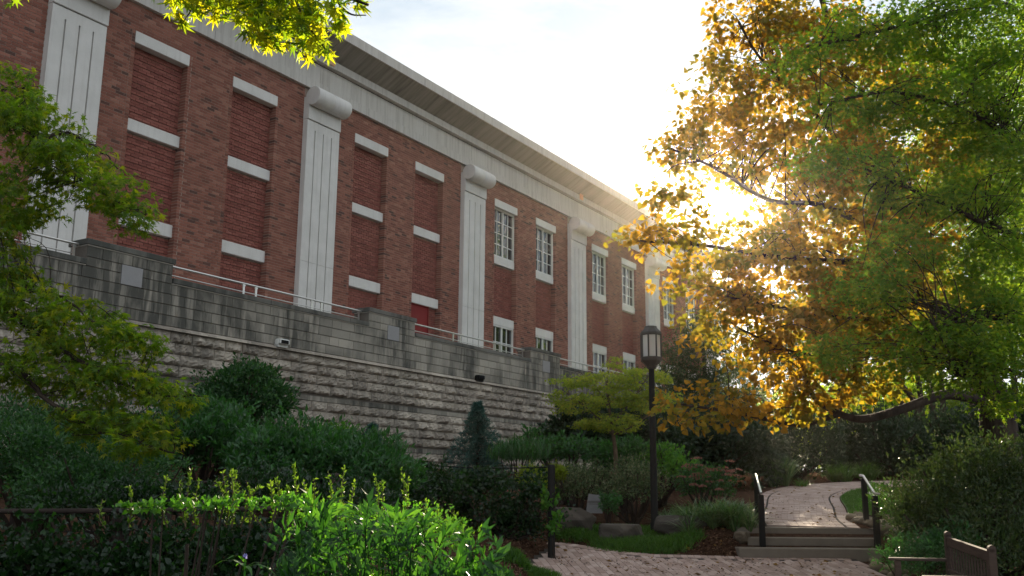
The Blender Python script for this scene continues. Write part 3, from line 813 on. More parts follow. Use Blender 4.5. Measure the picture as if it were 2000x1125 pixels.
# plaza: joint bed then pavers
bx = np.linspace(0.2, 5.3, 60); by = np.linspace(2, 16.6, 110)
mb = MB(); PXg, PYg = np.meshgrid(bx, by); PZg = plaza_z(PYg) - 0.012
ii = np.arange(PXg.size).reshape(PXg.shape)
keep = (PYg[:-1, :-1] < plaza_far(PXg[:-1, :-1]) + 0.06) & (PXg[:-1, :-1] > plaza_edge_left(PYg[:-1, :-1]) - 0.1)
Fq = np.stack([ii[:-1, :-1], ii[:-1, 1:], ii[1:, 1:], ii[1:, :-1]], -1)[keep]
plaza = struct('plaza_paving', arr_mesh('plaza_paving', np.stack([PXg, PYg, PZg], -1).reshape(-1, 3), Fq), 'paver_joint')
cells = []
yaw0 = R(8)                     # the bond runs a little askew to the steps
ca, sa = math.cos(yaw0), math.sin(yaw0)
for i in range(-40, 150):
    for j in range(-10, 100):
        u = (i + (0.0)) * 0.10; v = (j + (0.5 if i % 2 else 0)) * 0.205 + 0.0
        x, y = 0.3 + u * ca - v * sa, 5.0 + u * sa + v * ca
        if 5.0 < y < plaza_far(x) - 0.16 and plaza_edge_left(y) + 0.03 < x < 5.28:
            cells.append((x, y, float(plaza_z(y)), 0.10, 0.205, yaw0, math.atan(0.13) if y > 13 else math.atan(0.027)))
bxs = np.arange(0.62, 5.25, 0.103)
for x in bxs:
    y = float(plaza_far(x)) - 0.0; sl = float(plaza_far(x + .05) - plaza_far(x - .05)) / .1
    cells.append((x, y, float(plaza_z(y)) + .001, 0.103 * math.hypot(1, sl), 0.20, math.atan(sl), math.atan(0.13)))
lay_pavers(cells, plaza, 300, lambda c: abs(c[1] - 14.1) + 0.02 * c[0] if c[1] > 13.2 else 50 - c[1])
# steps
st = thing('stone_steps', 'three broad grey-brown stone steps up to the curving brick path', 'steps', (4.6, 15.4, plaza_z(15.4)), 0)
zb = float(plaza_z(15.4)) - 0.0
for k, (x0, x1) in enumerate(((3.52, 5.70), (3.74, 5.80), (3.66, 5.95))):
    m = MB(); m.cbox(x0 - 4.6, x1 - 4.6, k * 0.36, k * 0.36 + 0.42, k * 0.142 - (0.06 if k == 0 else -0.012), k * 0.142 + 0.142, 0.01)
    part('step', m.mesh('step'), 'step_stone', st)
    if k: part('step_shadow_bed', MB().box(x0 - 4.6 + .03, x1 - 4.6 - .03, k * 0.36 + 0.03, k * 0.36 + 0.5, k * 0.142 - 0.05, k * 0.142 + 0.012).mesh('bed'), 'wall_mortar', st)  # set-back mortar bed added for the shadow line under the step
ZTOP = zb + 3 * 0.142
# upper path
CL = spline([(4.82, 16.30), (5.1, 17.6), (5.67, 19.5), (6.6, 22.5), (8.0, 24.7), (10.5, 26.3), (14.0, 27.3), (19, 27.8)], 24)
CLd = np.gradient(CL, axis=0); CLd /= np.linalg.norm(CLd, axis=1)[:, None]
arc = np.concatenate([[0], np.cumsum(np.linalg.norm(np.diff(CL, axis=0), axis=1))])
def path_pt(a, off):
    x = np.interp(a, arc, CL[:, 0]); y = np.interp(a, arc, CL[:, 1]); dx = np.interp(a, arc, CLd[:, 0]); dy = np.interp(a, arc, CLd[:, 1])
    return x + off * dy, y - off * dx, math.atan2(dy, dx)
def path_z(y): return upper_z(np.asarray(y, float)) + (ZTOP - 1.04) * np.exp(-np.maximum(np.asarray(y) - 16.1, 0) / 2.0)
V = []
aa = np.linspace(0, arc[-1] - 0.1, 120)
for a in aa:
    for off in (-0.86, 0.86):
        x, y, th = path_pt(a, off); V.append((x, y, float(path_z(y)) - 0.006))
for off in (-0.86, 0.86): pass
path = struct('brick_path', arr_mesh('brick_path', V, [[2 * i, 2 * i + 1, 2 * i + 3, 2 * i + 2] for i in range(len(aa) - 1)]), 'paver_joint')
cells = []
n_a = int(12 / 0.105)
for i in range(int((arc[-1] - 0.3) / 0.105)):
    a = 0.05 + i * 0.105
    for off in (-0.75, 0.75):
        x, y, th = path_pt(a, off); cells.append((x, y, float(path_z(y)) + 0.006, 0.105, 0.205, th, math.atan(0.08)))
    offs = [(-0.5125 + 0.205 * j, 0.205) for j in range(6)] if i % 2 else [(-0.41 + 0.205 * j, 0.205) for j in range(5)] + [(-0.5637, 0.1025), (0.5637, 0.1025)]
    for off, wd in offs:
        x, y, th = path_pt(a, off); cells.append((x, y, float(path_z(y)) + 0.006, 0.105, wd, th, math.atan(0.08)))
lay_pavers(cells, path, 300, lambda c: c[1])
# terrain next to the path is pulled up to it by a verge of soil
V, F = [], []
for a in aa:
    for off in (-2.2, -0.84, 0.84, 2.0):
        x, y, th = path_pt(a, off); zz = float(path_z(y)) + (0.012 if abs(off) < 1 else -0.12); V.append((x, y, zz))
for i in range(len(aa) - 1):
    F += [[4 * i, 4 * i + 1, 4 * i + 5, 4 * i + 4], [4 * i + 2, 4 * i + 3, 4 * i + 7, 4 * i + 6]]
struct('path_verge', arr_mesh('path_verge', V, F, True), 'mulch')
# step handrails: two square posts and a sloping bar each
def step_rail(x, label, fx):
    o = thing('step_handrail', label, 'handrail', (x, 15.72, zb + 0.142), 0, 'handrails of the stone steps')
    part('post', MB().cbox(-0.04, 0.04, -0.04, 0.04, 0, 0.80, 0.008).mesh('post'), 'black_metal', o)
    part('post', MB().cbox(fx - 0.038, fx + 0.038, 0.955, 1.03, 0.26, 1.08, 0.008).mesh('post'), 'black_metal', o)
    part('rail', MB().tube([(0.10 if x > 4.5 else 0.0, -0.03, 0.825), (0.0, -0.02, 0.835), (fx / 2, 0.5, 0.98), (fx, 1.0, 1.12), (fx - 0.04 if x > 4.5 else fx, 1.05, 1.13)], 0.021, 8).mesh('rail', True), 'brushed_steel', o)
step_rail(3.96, 'black handrail with steel bar at the left of the stone steps', 0.19)
step_rail(5.76, 'black handrail with steel bar at the right of the stone steps', 0.20)

# ------------------------------------------------------------------ rocks
def boulder_mesh(name, sx, sy, sz, seed, flat=0.6, n=3):
    import bmesh
    bm = bmesh.new(); bmesh.ops.create_icosphere(bm, subdivisions=n + 1, radius=1.0)
    g = np.random.default_rng(seed); ph = g.uniform(0, 6, (6, 3)); fr = g.uniform(1.2, 4.0, (6, 3))
    pl = [(Vector(g.normal(0, 1, 3)).normalized(), g.uniform(0.62, 0.85)) for _ in range(9)]
    for v in bm.verts:
        d = v.co.normalized(); r_ = 1.0
        for nrm, h in pl:
            c_ = d.dot(nrm)
            if c_ > 0: r_ = min(r_, h / c_)
        r_ *= 1 + 0.05 * sum(math.sin(fr[i] @ np.array(d) * 2 + ph[i, 0]) for i in range(6)) / 2
        co = d * r_; co.z = max(min(co.z, flat), -flat)
        v.co = (co.x * sx, co.y * sy, co.z * sz)
    me = bpy.data.meshes.new(name); bm.to_mesh(me); bm.free(); me.polygons.foreach_set('use_smooth', np.full(len(me.polygons), False)); return me
def rock(pxc, pyb, Y, wpx, hpx, dep, label, seed, m_='boulder_stone', cat='rock', name='boulder', rz=0.0, flat=.6):
    p = at(pxc, pyb, Y); w = wpx / FPX * Y; h = hpx / FPX * Y
    return solo(name, boulder_mesh(name, w / 2 * 1.15, dep / 2, h / 2 / flat * 1.0, seed, flat), m_, label, cat, (p[0], p[1] + dep * .2, p[2] + h / 2), (0, 0, rz))
rock(1108, 1040, 16.8, 96, 46, 0.7, 'broad brown boulder behind the end fence post', 3)
rock(1212, 1056, 16.4, 98, 30, 0.6, 'flat-topped dark slab rock left of the lamp post', 5, flat=.5)
rock(1352, 1054, 16.9, 120, 44, 0.7, 'long dark slab rock right of the lamp post under liriope', 8, flat=.5)
rock(1452, 1064, 15.75, 28, 24, 0.35, 'small squared mossy stone at the left end of the steps', 9, 'cobble_stone', flat=.75, name='corner_stone')
# upright marker
p = at(1162, 998, 18.3)
m = MB(); 
prof = [(-0.16, 0), (0.14, 0), (0.17, 0.16), (0.17, 0.26), (0.07, 0.335), (0.03, 0.33), (-0.11, 0.35), (-0.14, 0.2)]
n = len(prof); V = [(x, -0.04, z) for x, z in prof] + [(x * 0.96, 0.05, z * 0.97) for x, z in prof]
m.add(V, [[i, (i + 1) % n, n + (i + 1) % n, n + i] for i in range(n)])
cf = np.vstack([V, [(0, -0.045, 0.15)], [(0, 0.05, 0.15)]]); m.add(cf, [[(i + 1) % n, i, 2 * n] for i in range(n)]); m.add(cf, [[n + i, n + (i + 1) % n, 2 * n + 1] for i in range(n)])
mk = thing('stone_marker', 'upright pale grey engraved stone among the shrubs behind the slab rock', 'marker', (p[0], p[1], p[2] - 0.04), R(-6))
part('stone', m.mesh('stone'), 'slate_stone', mk)
for z, w in ((0.215, 0.13), (0.195, 0.14), (0.165, 0.10)):
    part('inscription_line', MB().box(-w, w * 0.9, -0.047, -0.042, z - 0.004, z + 0.004).mesh('inscription_line'), 'boulder_stone', mk)
# river stones beside the steps and along the lawn
cob = [boulder_mesh('river_stone', 1, 1, 1, 40 + i, 0.9, 1) for i in range(6)]
for me in cob:
    for pl in me.polygons: pl.use_smooth = True
ci = 0
cob_spots = []
for i in range(60):
    t_ = i / 60
    cob_spots.append((5.95 + random.uniform(-0.1, 0.75), 15.75 + random.uniform(-0.2, 1.6), random.uniform(0.09, 0.17), 0))
for i in range(18):
    cob_spots.append((5.35 + 0.35 * random.random() + i * 0.004, 14.2 + 0.09 * i, random.uniform(0.08, 0.14), 1))
for i in range(14):
    x, y, th = path_pt(0.4 + i * 0.15, 0.98 + random.uniform(0, 0.1)); cob_spots.append((x, y, random.uniform(0.08, 0.13), 2))
COB_LAB = ['rounded brown river stone heaped in the bank right of the stone steps', 'rounded brown river stone edging the plaza below the right end of the steps',
           'rounded brown river stone lining the curved edge of the lawn by the upper path']
for x, y, s, zn in cob_spots:
    if y < 15.5 and x < 5.3: continue
    if x < 6.0 and 15.3 < y < 16.5: x = 6.02 + random.uniform(0, .2)
    base = tz(x, y) - 0.05 if y < 16.2 else float(path_z(y)) - 0.03
    solo('river_stone', random.choice(cob), 'cobble_stone', COB_LAB[zn], 'stone',
         (x, y, base + s * 0.35), (random.uniform(-.3, .3), random.uniform(-.3, .3), random.uniform(0, 6)),
         (s * random.uniform(.9, 1.3), s * random.uniform(.7, 1), s * random.uniform(.5, .7)), 'river stones, ' + ('bank', 'plaza edge', 'lawn edge')[zn])

# ------------------------------------------------------------------ lamp
lp = at(1279, 1046, 17.3)
lamp = thing('street_lamp', 'black lamp post with six-sided frosted lantern in the planting by the plaza', 'street lamp', (lp[0], lp[1], lp[2] - 0.05), 0)
prof = [(0.075, 0), (0.075, 0.25), (0.064, 0.28), (0.060, 1.5), (0.050, 2.97)]
part('pole', MB().lathe(prof, 16).mesh('pole', True), 'black_metal', lamp)
ZL = 2.95
part('lantern_base', MB().lathe([(0.06, ZL - .02), (0.085, ZL), (0.09, ZL + 0.03), (0.19, ZL + 0.13), (0.195, ZL + 0.19), (0.17, ZL + 0.20), (0.0, ZL + 0.20)], 8, rot=R(22.5)).mesh('lantern_base'), 'bronze_metal', lamp)
part('lantern_roof', MB().lathe([(0.0, ZL + 0.585), (0.185, ZL + 0.585), (0.20, ZL + 0.60), (0.195, ZL + 0.64), (0.115, ZL + 0.725), (0.11, ZL + 0.755), (0.0, ZL + 0.76)], 8, rot=R(22.5)).mesh('lantern_roof'), 'bronze_metal', lamp)
for k in range(8):
    a = R(22.5 + 45 * k); a2 = R(22.5 + 45 * (k + 1)); rr = 0.183
    x, y = rr * math.cos(a), rr * math.sin(a)
    part('lantern_bar', MB().tube([(x, y, ZL + 0.19), (x, y, ZL + 0.60)], 0.016, 6).mesh('lantern_bar'), 'bronze_metal', lamp)
    x0, y0, x1, y1 = .172 * math.cos(a), .172 * math.sin(a), .172 * math.cos(a2), .172 * math.sin(a2)
    part('lantern_pane', MB().add([(x0, y0, ZL + 0.195), (x1, y1, ZL + 0.195), (x1, y1, ZL + 0.59), (x0, y0, ZL + 0.59)], [[0, 1, 2, 3]]).mesh('lantern_pane'), 'frosted_glass', lamp)

# ------------------------------------------------------------------ fences
def post_mesh(h, w, metal=True):
    m = MB(); m.lathe([(w / 2 * 1.2, -0.3), (w / 2 * 1.2, h - 0.03), (w / 2 * 1.0, h - 0.005), (w / 2 * 0.5, h), (0, h)], 8, rot=R(22.5)); return m.mesh('fence_post')
def fence(label, tops, wpost, wires, mat_, rail=None, group='garden fences'):
    P = [at(*t_) for t_ in tops]
    base = P[0].copy(); base[2] = tz(P[0][0], P[0][1]) - 0.05
    o = thing('wire_fence', label, 'fence', base, 0, group)
    for p in P:
        g = tz(p[0], p[1]) - 0.05
        part('fence_post', post_mesh(p[2] - g, wpost), mat_, o, loc=(p[0] - base[0], p[1] - base[1], g - base[2]))
    for a, b in zip(P[:-1], P[1:]):
        for f in wires:
            n_ = 8; pts = []
            for i in range(n_ + 1):
                t_ = i / n_; p = a * (1 - t_) + b * t_
                g = tz(a[0], a[1]) * (1 - t_) + tz(b[0], b[1]) * t_
                pts.append((p[0], p[1], p[2] - 0.04 - f * (p[2] - g) - 0.03 * 4 * t_ * (1 - t_)))
            part('wire', MB().tube(np.array(pts) - base, 0.006 if f else 0.011, 5).mesh('wire', True), mat_, o)
    return o
fence('dark wire fence with slim round-topped posts running from the plaza corner into the bed', [(1077, 907, 15.3), (838, 904, 17.2), (700, 906, 19.0)], 0.10, (0, .12, .26, .42, .6, .8), 'black_metal')
fence('low wire fence with a single brown post in front of the laurels', [(655, 924, 11.6), (330, 932, 10.6), (40, 940, 10.0)], 0.10, (0, .1, .2, .32, .46), 'fence_wood')
P0, P1 = at(652, 979, 6.9), at(-320, 984, 6.1)
g0 = tz(P0[0], P0[1]) - 0.05
fo = thing('rail_fence', 'ivy-covered fence with dark wooden rail and a thick brown post in the foreground', 'fence', (P0[0], P0[1], g0), 0)
part('fence_post', post_mesh(P0[2] - g0, 0.115), 'fence_wood', fo)
pts = [P0 * (1 - t_) + P1 * t_ - np.array([P0[0], P0[1], g0]) - np.array([0, 0, 0.045 + 0.008 * math.sin(3.1 * t_)]) for t_ in np.linspace(0, 1, 12)]
part('rail', MB().tube(pts, 0.016, 8).mesh('rail', True), 'fence_wood', fo)
for f in (0.13, 0.26, 0.40):
    part('wire', MB().tube([p - np.array([0, 0, f]) for p in pts], 0.003, 4).mesh('wire'), 'black_metal', fo)
for p in (pts[5], pts[10]):
    gg = tz(P0[0] + p[0], P0[1] + p[1]) - 0.05 - g0
    part('fence_post', post_mesh(p[2] - gg - 0.03, 0.09), 'fence_wood', fo, loc=(p[0], p[1], gg))

# ------------------------------------------------------------------ bench
pf = at(1848, 1037, 10.9); pn = at(1933, 1064, 9.35)
dv = pn - pf; Lb = math.hypot(dv[0], dv[1]); th = math.atan2(dv[1], dv[0])
bz = tz(pf[0], pf[1])
HB = 0.92
tilt = math.atan2(dv[2], Lb)
bench = thing('park_bench', 'weathered slatted wooden bench at the lower right, seen from its side', 'bench', (pf[0], pf[1], pf[2] - HB), 0)
bench.rotation_euler = (Matrix.Rotation(th, 3, 'Z') @ Matrix.Rotation(-tilt, 3, 'Y')).to_euler()
# local x along the back (far to near), local -y ... the seat reaches to the left of the picture: right-hand side of +x is -y
def bwood(name, x0, x1, y0, y1, z0, z1, parent=bench, c=0.006):
    return part(name, MB().cbox(x0, x1, y0, y1, z0, z1, c).mesh(name), 'bench_wood', parent)
for x in (0.0, Lb):
    m = MB(); m.cbox(x - 0.032, x + 0.032, -0.03, 0.035, 0, HB - 0.03, 0.006)
    m.tube([(x - 0.032, 0.002, HB - 0.032), (x + 0.032, 0.002, HB - 0.032)], 0.032, 12)
    part('back_post', m.mesh('back_post'), 'bench_wood', bench)
    bwood('front_leg', x - 0.03, x + 0.03, -0.56, -0.50, 0, 0.60)
    m = MB(); m.cbox(x - 0.035, x + 0.035, -0.62, -0.03, 0.602, 0.632, 0.006); part('armrest', m.mesh('armrest'), 'bench_wood', bench)
    bwood('side_rail', x - 0.018, x + 0.018, -0.50, -0.03, 0.33, 0.40)
bwood('top_rail', 0.033, Lb - 0.033, -0.02, 0.018, HB - 0.155, HB - 0.055)
bwood('bottom_rail', 0.033, Lb - 0.033, -0.02, 0.018, 0.47, 0.53)
ns = 15
for i in range(ns):
    x = 0.07 + (Lb - 0.14) * i / (ns - 1); bwood('back_slat', x - 0.017, x + 0.017, -0.006, 0.006, 0.531, HB - 0.156, c=0.003)
for i in range(5):
    y = -0.54 + i * 0.115; bwood('seat_slat', 0.034, Lb - 0.034, y, y + 0.09, 0.40, 0.425, c=0.004)
bwood('front_rail', 0.031, Lb - 0.031, -0.545, -0.515, 0.33, 0.398)

# ------------------------------------------------------------------ foliage helpers
def tmpl_simple(w=0.42, fold=0.10, curl=-0.12):
    V = [(0, 0, 0), (0.45, w / 2, fold), (1, 0, curl), (0.45, -w / 2, fold), (0.5, 0, 0.0)]
    return np.array(V, float), np.array([[0, 4, 1], [4, 2, 1], [0, 3, 4], [4, 3, 2]])
def tmpl_flat(w=0.5, fold=0.08):
    V = [(0, 0, 0), (0.42, w / 2, fold), (1, 0, -.05), (0.42, -w / 2, fold)]
    return np.array(V, float), np.array([[0, 2, 1], [0, 3, 2]])
def tmpl_heart():
    V = [(0.06, 0, 0), (-0.10, .22, .04), (.14, .50, .09), (.52, .40, .05), (1.0, 0, -.14), (.52, -.40, .05), (.14, -.50, .09), (-0.10, -.22, .04)]
    F = [[0, 2, 1], [0, 3, 2], [0, 4, 3], [0, 5, 4], [0, 6, 5], [0, 7, 6]]
    return np.array(V, float), np.array(F)
def tmpl_maple(lobes=7, notch=0.30, droop=0.10):
    A = np.radians(np.linspace(-128, 128, lobes)); T = 1 - 0.5 * (np.abs(A) / A.max()) ** 1.6
    V = [(0.0, 0, 0)]; n = lobes
    for i in range(n):
        V.append((T[i] * math.cos(A[i]) * .72 + .22, T[i] * math.sin(A[i]) * .72, -droop * T[i]))
        if i < n - 1:
            am = (A[i] + A[i + 1]) / 2; rr = notch * (T[i] + T[i + 1]) / 2
            V.append((rr * math.cos(am) * .9 + .22, rr * math.sin(am) * .9, 0.03))
    V[0] = (0.16, 0, 0)
    F = [[0, i, i + 1] for i in range(1, len(V) - 1)]
    return np.array(V, float), np.array(F)
def tmpl_blade(w=0.05, bend=0.5):
    P = [(0, 0), (0.42, 0.0), (0.78, -bend * 0.25), (1.0, -bend * 0.65)]
    V = []
    for i, (u, z) in enumerate(P): 
        ww = w * (1, 1, .7, 0.08)[i] / 2; V += [(u, ww, z), (u, -ww, z)]
    F = []
    for i in range(3): F += [[2 * i, 2 * i + 1, 2 * i + 2], [2 * i + 1, 2 * i + 3, 2 * i + 2]]
    return np.array(V, float), np.array(F)
SIMPLE, FLAT, HEART = tmpl_simple(), tmpl_flat(), tmpl_heart()
MAPLE7, MAPLE5, NARROW = tmpl_maple(7, 0.30), tmpl_maple(5, 0.38), tmpl_simple(0.36, .08, -.18)
BLADE, IVY, OVAL = tmpl_blade(), tmpl_maple(3, 0.6, 0.06), tmpl_simple(0.5, .10, -.10)
NEEDLE = (np.array([(0, .5, 0), (0, -.5, 0), (1, 0, 0)], float) * np.array([1, .12, 1]), np.array([[0, 1, 2]]))
def unit(v): return v / (np.linalg.norm(v, axis=-1, keepdims=True) + 1e-9)
def rnd_dir(n): return unit(rng.normal(0, 1, (n, 3)))
def leaves(P, axis, nrm, size, tmpl):
    """all leaves of one plant as one mesh: position, direction of the midrib, upper side, length"""
    TV, TF = tmpl
    axis = unit(axis); lat = unit(np.cross(nrm, axis)); up = np.cross(axis, lat)
    size = np.broadcast_to(size, (len(P),))
    V = P[:, None, :] + size[:, None, None] * (TV[None, :, 0:1] * axis[:, None] + TV[None, :, 1:2] * lat[:, None] + TV[None, :, 2:3] * up[:, None])
    F = TF[None] + (np.arange(len(P)) * len(TV))[:, None, None]
    return V.reshape(-1, 3), F.reshape(-1, TF.shape[1])
def lump(d, seed, amp):
    g = np.random.default_rng(seed); out = np.zeros(len(d))
    for i in range(7): out += np.sin(d @ g.normal(0, 3.2, 3) + g.uniform(0, 6))
    return 1 + amp * out / 2.6
def blob(pxc, pyc, Y, hw, hh, dr=None):
    c = at(pxc, pyc, Y); rx = hw / FPX * Y; rz = hh / FPX * Y
    return (c[0], c[1], c[2], rx, dr if dr else rx, rz)
def shell_points(b, n, seed, amp=0.18, thick=0.35, low=-0.75):
    c = np.array(b[:3]); r_ = np.array(b[3:])
    d = rnd_dir(int(n * 1.4)); d = d[d[:, 2] > low][:n]
    k = (1 - np.abs(rng.normal(0, thick, len(d)))).clip(0.25, 1.12) * lump(d, seed, amp)
    nrm = unit(d / r_)
    return c + d * r_ * k[:, None], nrm
def stems_mesh(base, tips, r0=0.012, sides=4):
    mb = MB()
    for tp in tips:
        mid = base * 0.45 + tp * 0.55 + np.array([0, 0, -0.06]) + rng.normal(0, 0.03, 3)
        mb.tube(spline([base + rng.normal(0, 0.05, 3) * np.array([1, 1, 0]), mid, tp], 3), np.linspace(r0, r0 * 0.3, 7), sides, cap=False)
    return mb.mesh('stems')
SEED = [100]
def shrub(name, label, cat, blobs, n, size, tmpl, m, outw=0.7, upw=0.5, rnd=0.7, amp=0.26, thick=0.3, group=None, stem_m='bark', nst=14, low=-0.75, npref=0.6):
    b0 = blobs[0]; base = np.array([b0[0], b0[1], tz(b0[0], b0[1]) - 0.05])
    o = thing(name, label, cat, base, 0, group)
    vols = np.array([b[3] * b[4] + b[3] * b[5] for b in blobs]); vols /= vols.sum()
    Ps, Ns = [], []
    for b, v in zip(blobs, vols):
        SEED[0] += 1
        p, nn = shell_points(b, int(n * v), SEED[0], amp, thick, low); Ps.append(p); Ns.append(nn)
    for b, v in zip(blobs, vols):               # stray shoots break the outline
        k = max(6, int(n * v / 110)); d = rnd_dir(k * 3); d = d[d[:, 2] > -0.1][:k]
        r_ = np.array(b[3:]); f = np.linspace(.82, 1.0, 11)[None, :] + rng.uniform(.05, .32, (len(d), 1)) * np.linspace(0, 1, 11)[None, :]
        dd = d[:, None, :] + rng.normal(0, .03, (len(d), 11, 3)) + np.array([0, 0, .12]) * np.linspace(0, 1, 11)[None, :, None]
        Ps.append((np.array(b[:3]) + dd * r_ * f[..., None]).reshape(-1, 3)); Ns.append(unit(dd / r_).reshape(-1, 3))
    P = np.vstack(Ps); Nn = np.vstack(Ns)
    ax = outw * Nn + np.array([0, 0, upw]) + rnd * rng.normal(0, 1, P.shape)
    nr = npref * Nn + np.array([0, 0, 0.5]) + 0.6 * rng.normal(0, 1, P.shape)
    sz = size * rng.uniform(0.45, 1.35, len(P))
    g = terr(P[:, 0], P[:, 1]) - 0.04
    ok = P[:, 2] > g
    V, F = leaves(P[ok], ax[ok], nr[ok], sz[ok], tmpl)
    part('foliage', arr_mesh('foliage', V - base, F), m, o, kind='stuff')
    tips = P[ok][rng.integers(0, ok.sum(), nst)]
    part('stems', stems_mesh(np.zeros(3), tips - base, max(0.008, 0.05 * b0[3])), stem_m, o, kind='stuff')
    return o

# ------------------------------------------------------------------ trees
def limb_part(o, base, pts, r0, r1, m='bark', name='limb', n=6, wob=0.0, sides=9):
    sp = spline(pts, n, wob); rad = np.linspace(0, 1, len(sp)) ** 0.8 * (r1 - r0) + r0
    mb = MB(); mb.tube(sp - base, rad, sides); part(name, mb.mesh(name, True), m, o); return sp
def sprays(C, per, rad, flat, size, tmpl, droop=0.35, jit=0.5, out=None, upn=1.0):
    """leaf sprays round cluster centres; leaves hang a little and face up"""
    n = len(C) * per
    c = np.repeat(C, per, 0); d = rng.normal(0, 1, (n, 3)); d = unit(d) * (rng.uniform(0, 1, (n, 1)) ** 0.45)
    r_ = np.broadcast_to(rad, (len(C),)).repeat(per)
    P = c + d * np.stack([r_, r_, r_ * flat], -1)
    ax = d * np.array([1, 1, 0.3]) + jit * rng.normal(0, 1, P.shape) + np.array([0, 0, -droop])
    nr = np.array([0, 0, upn]) + 0.55 * rng.normal(0, 1, P.shape)
    return leaves(P, ax, nr, size * rng.uniform(0.65, 1.2, n), tmpl)
def in_blobs(blobs, n, edge=0.75):
    vols = np.array([np.prod(b[3:]) ** 0.8 for b in blobs]); vols /= vols.sum(); out = []
    for b, v in zip(blobs, vols):
        k = max(1, int(round(n * v))); d = rnd_dir(k) * (rng.uniform(0, 1, (k, 1)) ** (1 / 3 * edge))
        out.append(np.array(b[:3]) + d * np.array(b[3:]))
    return np.vstack(out)
def twigs(o, base, C, skel, m='bark', r0=0.012, frac=0.5):
    mb = MB(); S = np.vstack(skel)
    for c in C:
        if rng.random() > frac: continue
        dd = np.linalg.norm(S - c, axis=1) + 0.35 * np.maximum(0, S[:, 2] - c[2]); s = S[np.argsort(dd)[rng.integers(0, min(9, len(S)))]]
        mid = s * 0.5 + c * 0.5 + np.array([0, 0, 0.10 * np.linalg.norm(c - s)]) + rng.normal(0, 0.06, 3)
        L = np.linalg.norm(c - s)
        mb.tube(spline([s, mid, c], 4) - base, np.linspace(r0 * (0.6 + 0.5 * L), r0 * 0.3, 9), 4, cap=False)
    part('twigs', mb.mesh('twigs', True), m, o, kind='stuff')

def off_sun(C, r_=0.17):
    """the crown has a gap where the low sun breaks through"""
    d = np.array(SUN_DIR); v = C - np.array([0, 0, EYE]); t_ = v @ d
    return C[np.linalg.norm(v - t_[:, None] * d, axis=1) > r_]
# -- redbud with the sun behind it, backlight put into its orange leaf colour
b = at(1958, 905, 15.6); base = np.array([b[0], b[1], tz(b[0], b[1]) - 0.05])
rb = thing('redbud_tree', 'spreading tree with backlit orange heart-shaped leaves right of the lamp post', 'tree', base)
sk = []
trk = limb_part(rb, base, [base, at(1952, 850, 15.6), at(1935, 765, 15.5), at(1875, 680, 15.6)], 0.34, 0.20, name='trunk', sides=12); sk.append(trk)
L1 = limb_part(rb, base, [at(1885, 692, 15.6), at(1840, 625, 15.6), at(1792, 560, 15.7), at(1760, 470, 15.8), at(1737, 400, 15.9), at(1690, 250, 16.0), at(1640, 120, 15.6), at(1600, -20, 15.2)], 0.16, 0.045); sk.append(L1)
L2 = limb_part(rb, base, [at(1940, 790, 15.6), at(1890, 775, 15.2), at(1840, 772, 14.9), at(1760, 800, 14.5), at(1690, 818, 14.3), at(1640, 808, 14.2), at(1590, 775, 14.2), at(1560, 700, 14.2)], 0.105, 0.03); sk.append(L2)
for pts, r0 in (([at(1640, 808, 14.2), at(1560, 830, 13.9), at(1480, 815, 13.6), at(1400, 800, 13.4), at(1330, 790, 13.2)], .05),
                ([at(1760, 470, 15.8), at(1690, 440, 15.2), at(1600, 400, 14.6), at(1500, 390, 14.2), at(1400, 330, 14.0), at(1310, 290, 13.8)], .065),
                ([at(1792, 560, 15.7), at(1720, 520, 15.0), at(1620, 510, 14.4), at(1500, 500, 14.0), at(1380, 480, 13.7), at(1240, 470, 13.5)], .065),
                ([at(1725, 360, 15.9), at(1660, 300, 15.4), at(1580, 210, 15.0), at(1490, 120, 14.6), at(1440, 40, 14.4)], .055),
                ([at(1815, 590, 15.7), at(1740, 620, 15.0), at(1640, 620, 14.4), at(1520, 600, 14.0), at(1420, 580, 13.8)], .05),
                ([at(1860, 655, 15.6), at(1780, 690, 14.8), at(1680, 690, 14.3), at(1560, 690, 13.9), at(1440, 640, 13.7)], .05),
                ([at(1770, 500, 15.8), at(1860, 420, 15.8), at(1960, 300, 15.6), at(2040, 150, 15.4)], .06)):
    sk.append(limb_part(rb, base, pts, r0, 0.014, sides=6))
orange = [blob(1500, 110, 14.8, 130, 120, .9), blob(1420, 170, 14.6, 85, 70, .7), blob(1400, 280, 14.2, 125, 75, .9), blob(1560, 290, 14.8, 150, 130, 1.2), blob(1330, 275, 13.9, 70, 38, .5),
          blob(1340, 385, 13.9, 82, 32, .6), blob(1300, 455, 13.6, 95, 30, .6), blob(1270, 470, 13.5, 70, 24, .4),
          blob(1490, 455, 14.6, 90, 45, .9), blob(1400, 545, 13.9, 120, 60, .8), blob(1520, 560, 14.2, 150, 90, 1.0), blob(1620, 470, 14.9, 130, 110, 1.2),
          blob(1450, 640, 13.9, 130, 55, .8), blob(1560, 690, 14.0, 130, 70, .9), blob(1680, 600, 14.6, 110, 110, 1.1),
          blob(1370, 795, 13.4, 105, 40, .5), blob(1490, 780, 13.7, 110, 55, .7), blob(1450, 20, 14.5, 70, 60, .7), blob(1600, 60, 14.9, 110, 80, .8), blob(1620, 770, 14.1, 90, 45, .6), blob(1800, 460, 14.6, 90, 60, .6), blob(1860, 300, 14.6, 80, 50, .5), blob(1760, 130, 14.6, 90, 50, .5)]
C = off_sun(in_blobs(orange, 860))
pick = rng.random(len(C)) < 0.58
V, F = sprays(C[pick], 23, 0.27, 0.6, 0.088, HEART, 0.45)
part('crown', arr_mesh('crown', V - base, F), 'leaf_redbud', rb, kind='stuff', label='orange and copper heart-shaped leaves lit from behind')
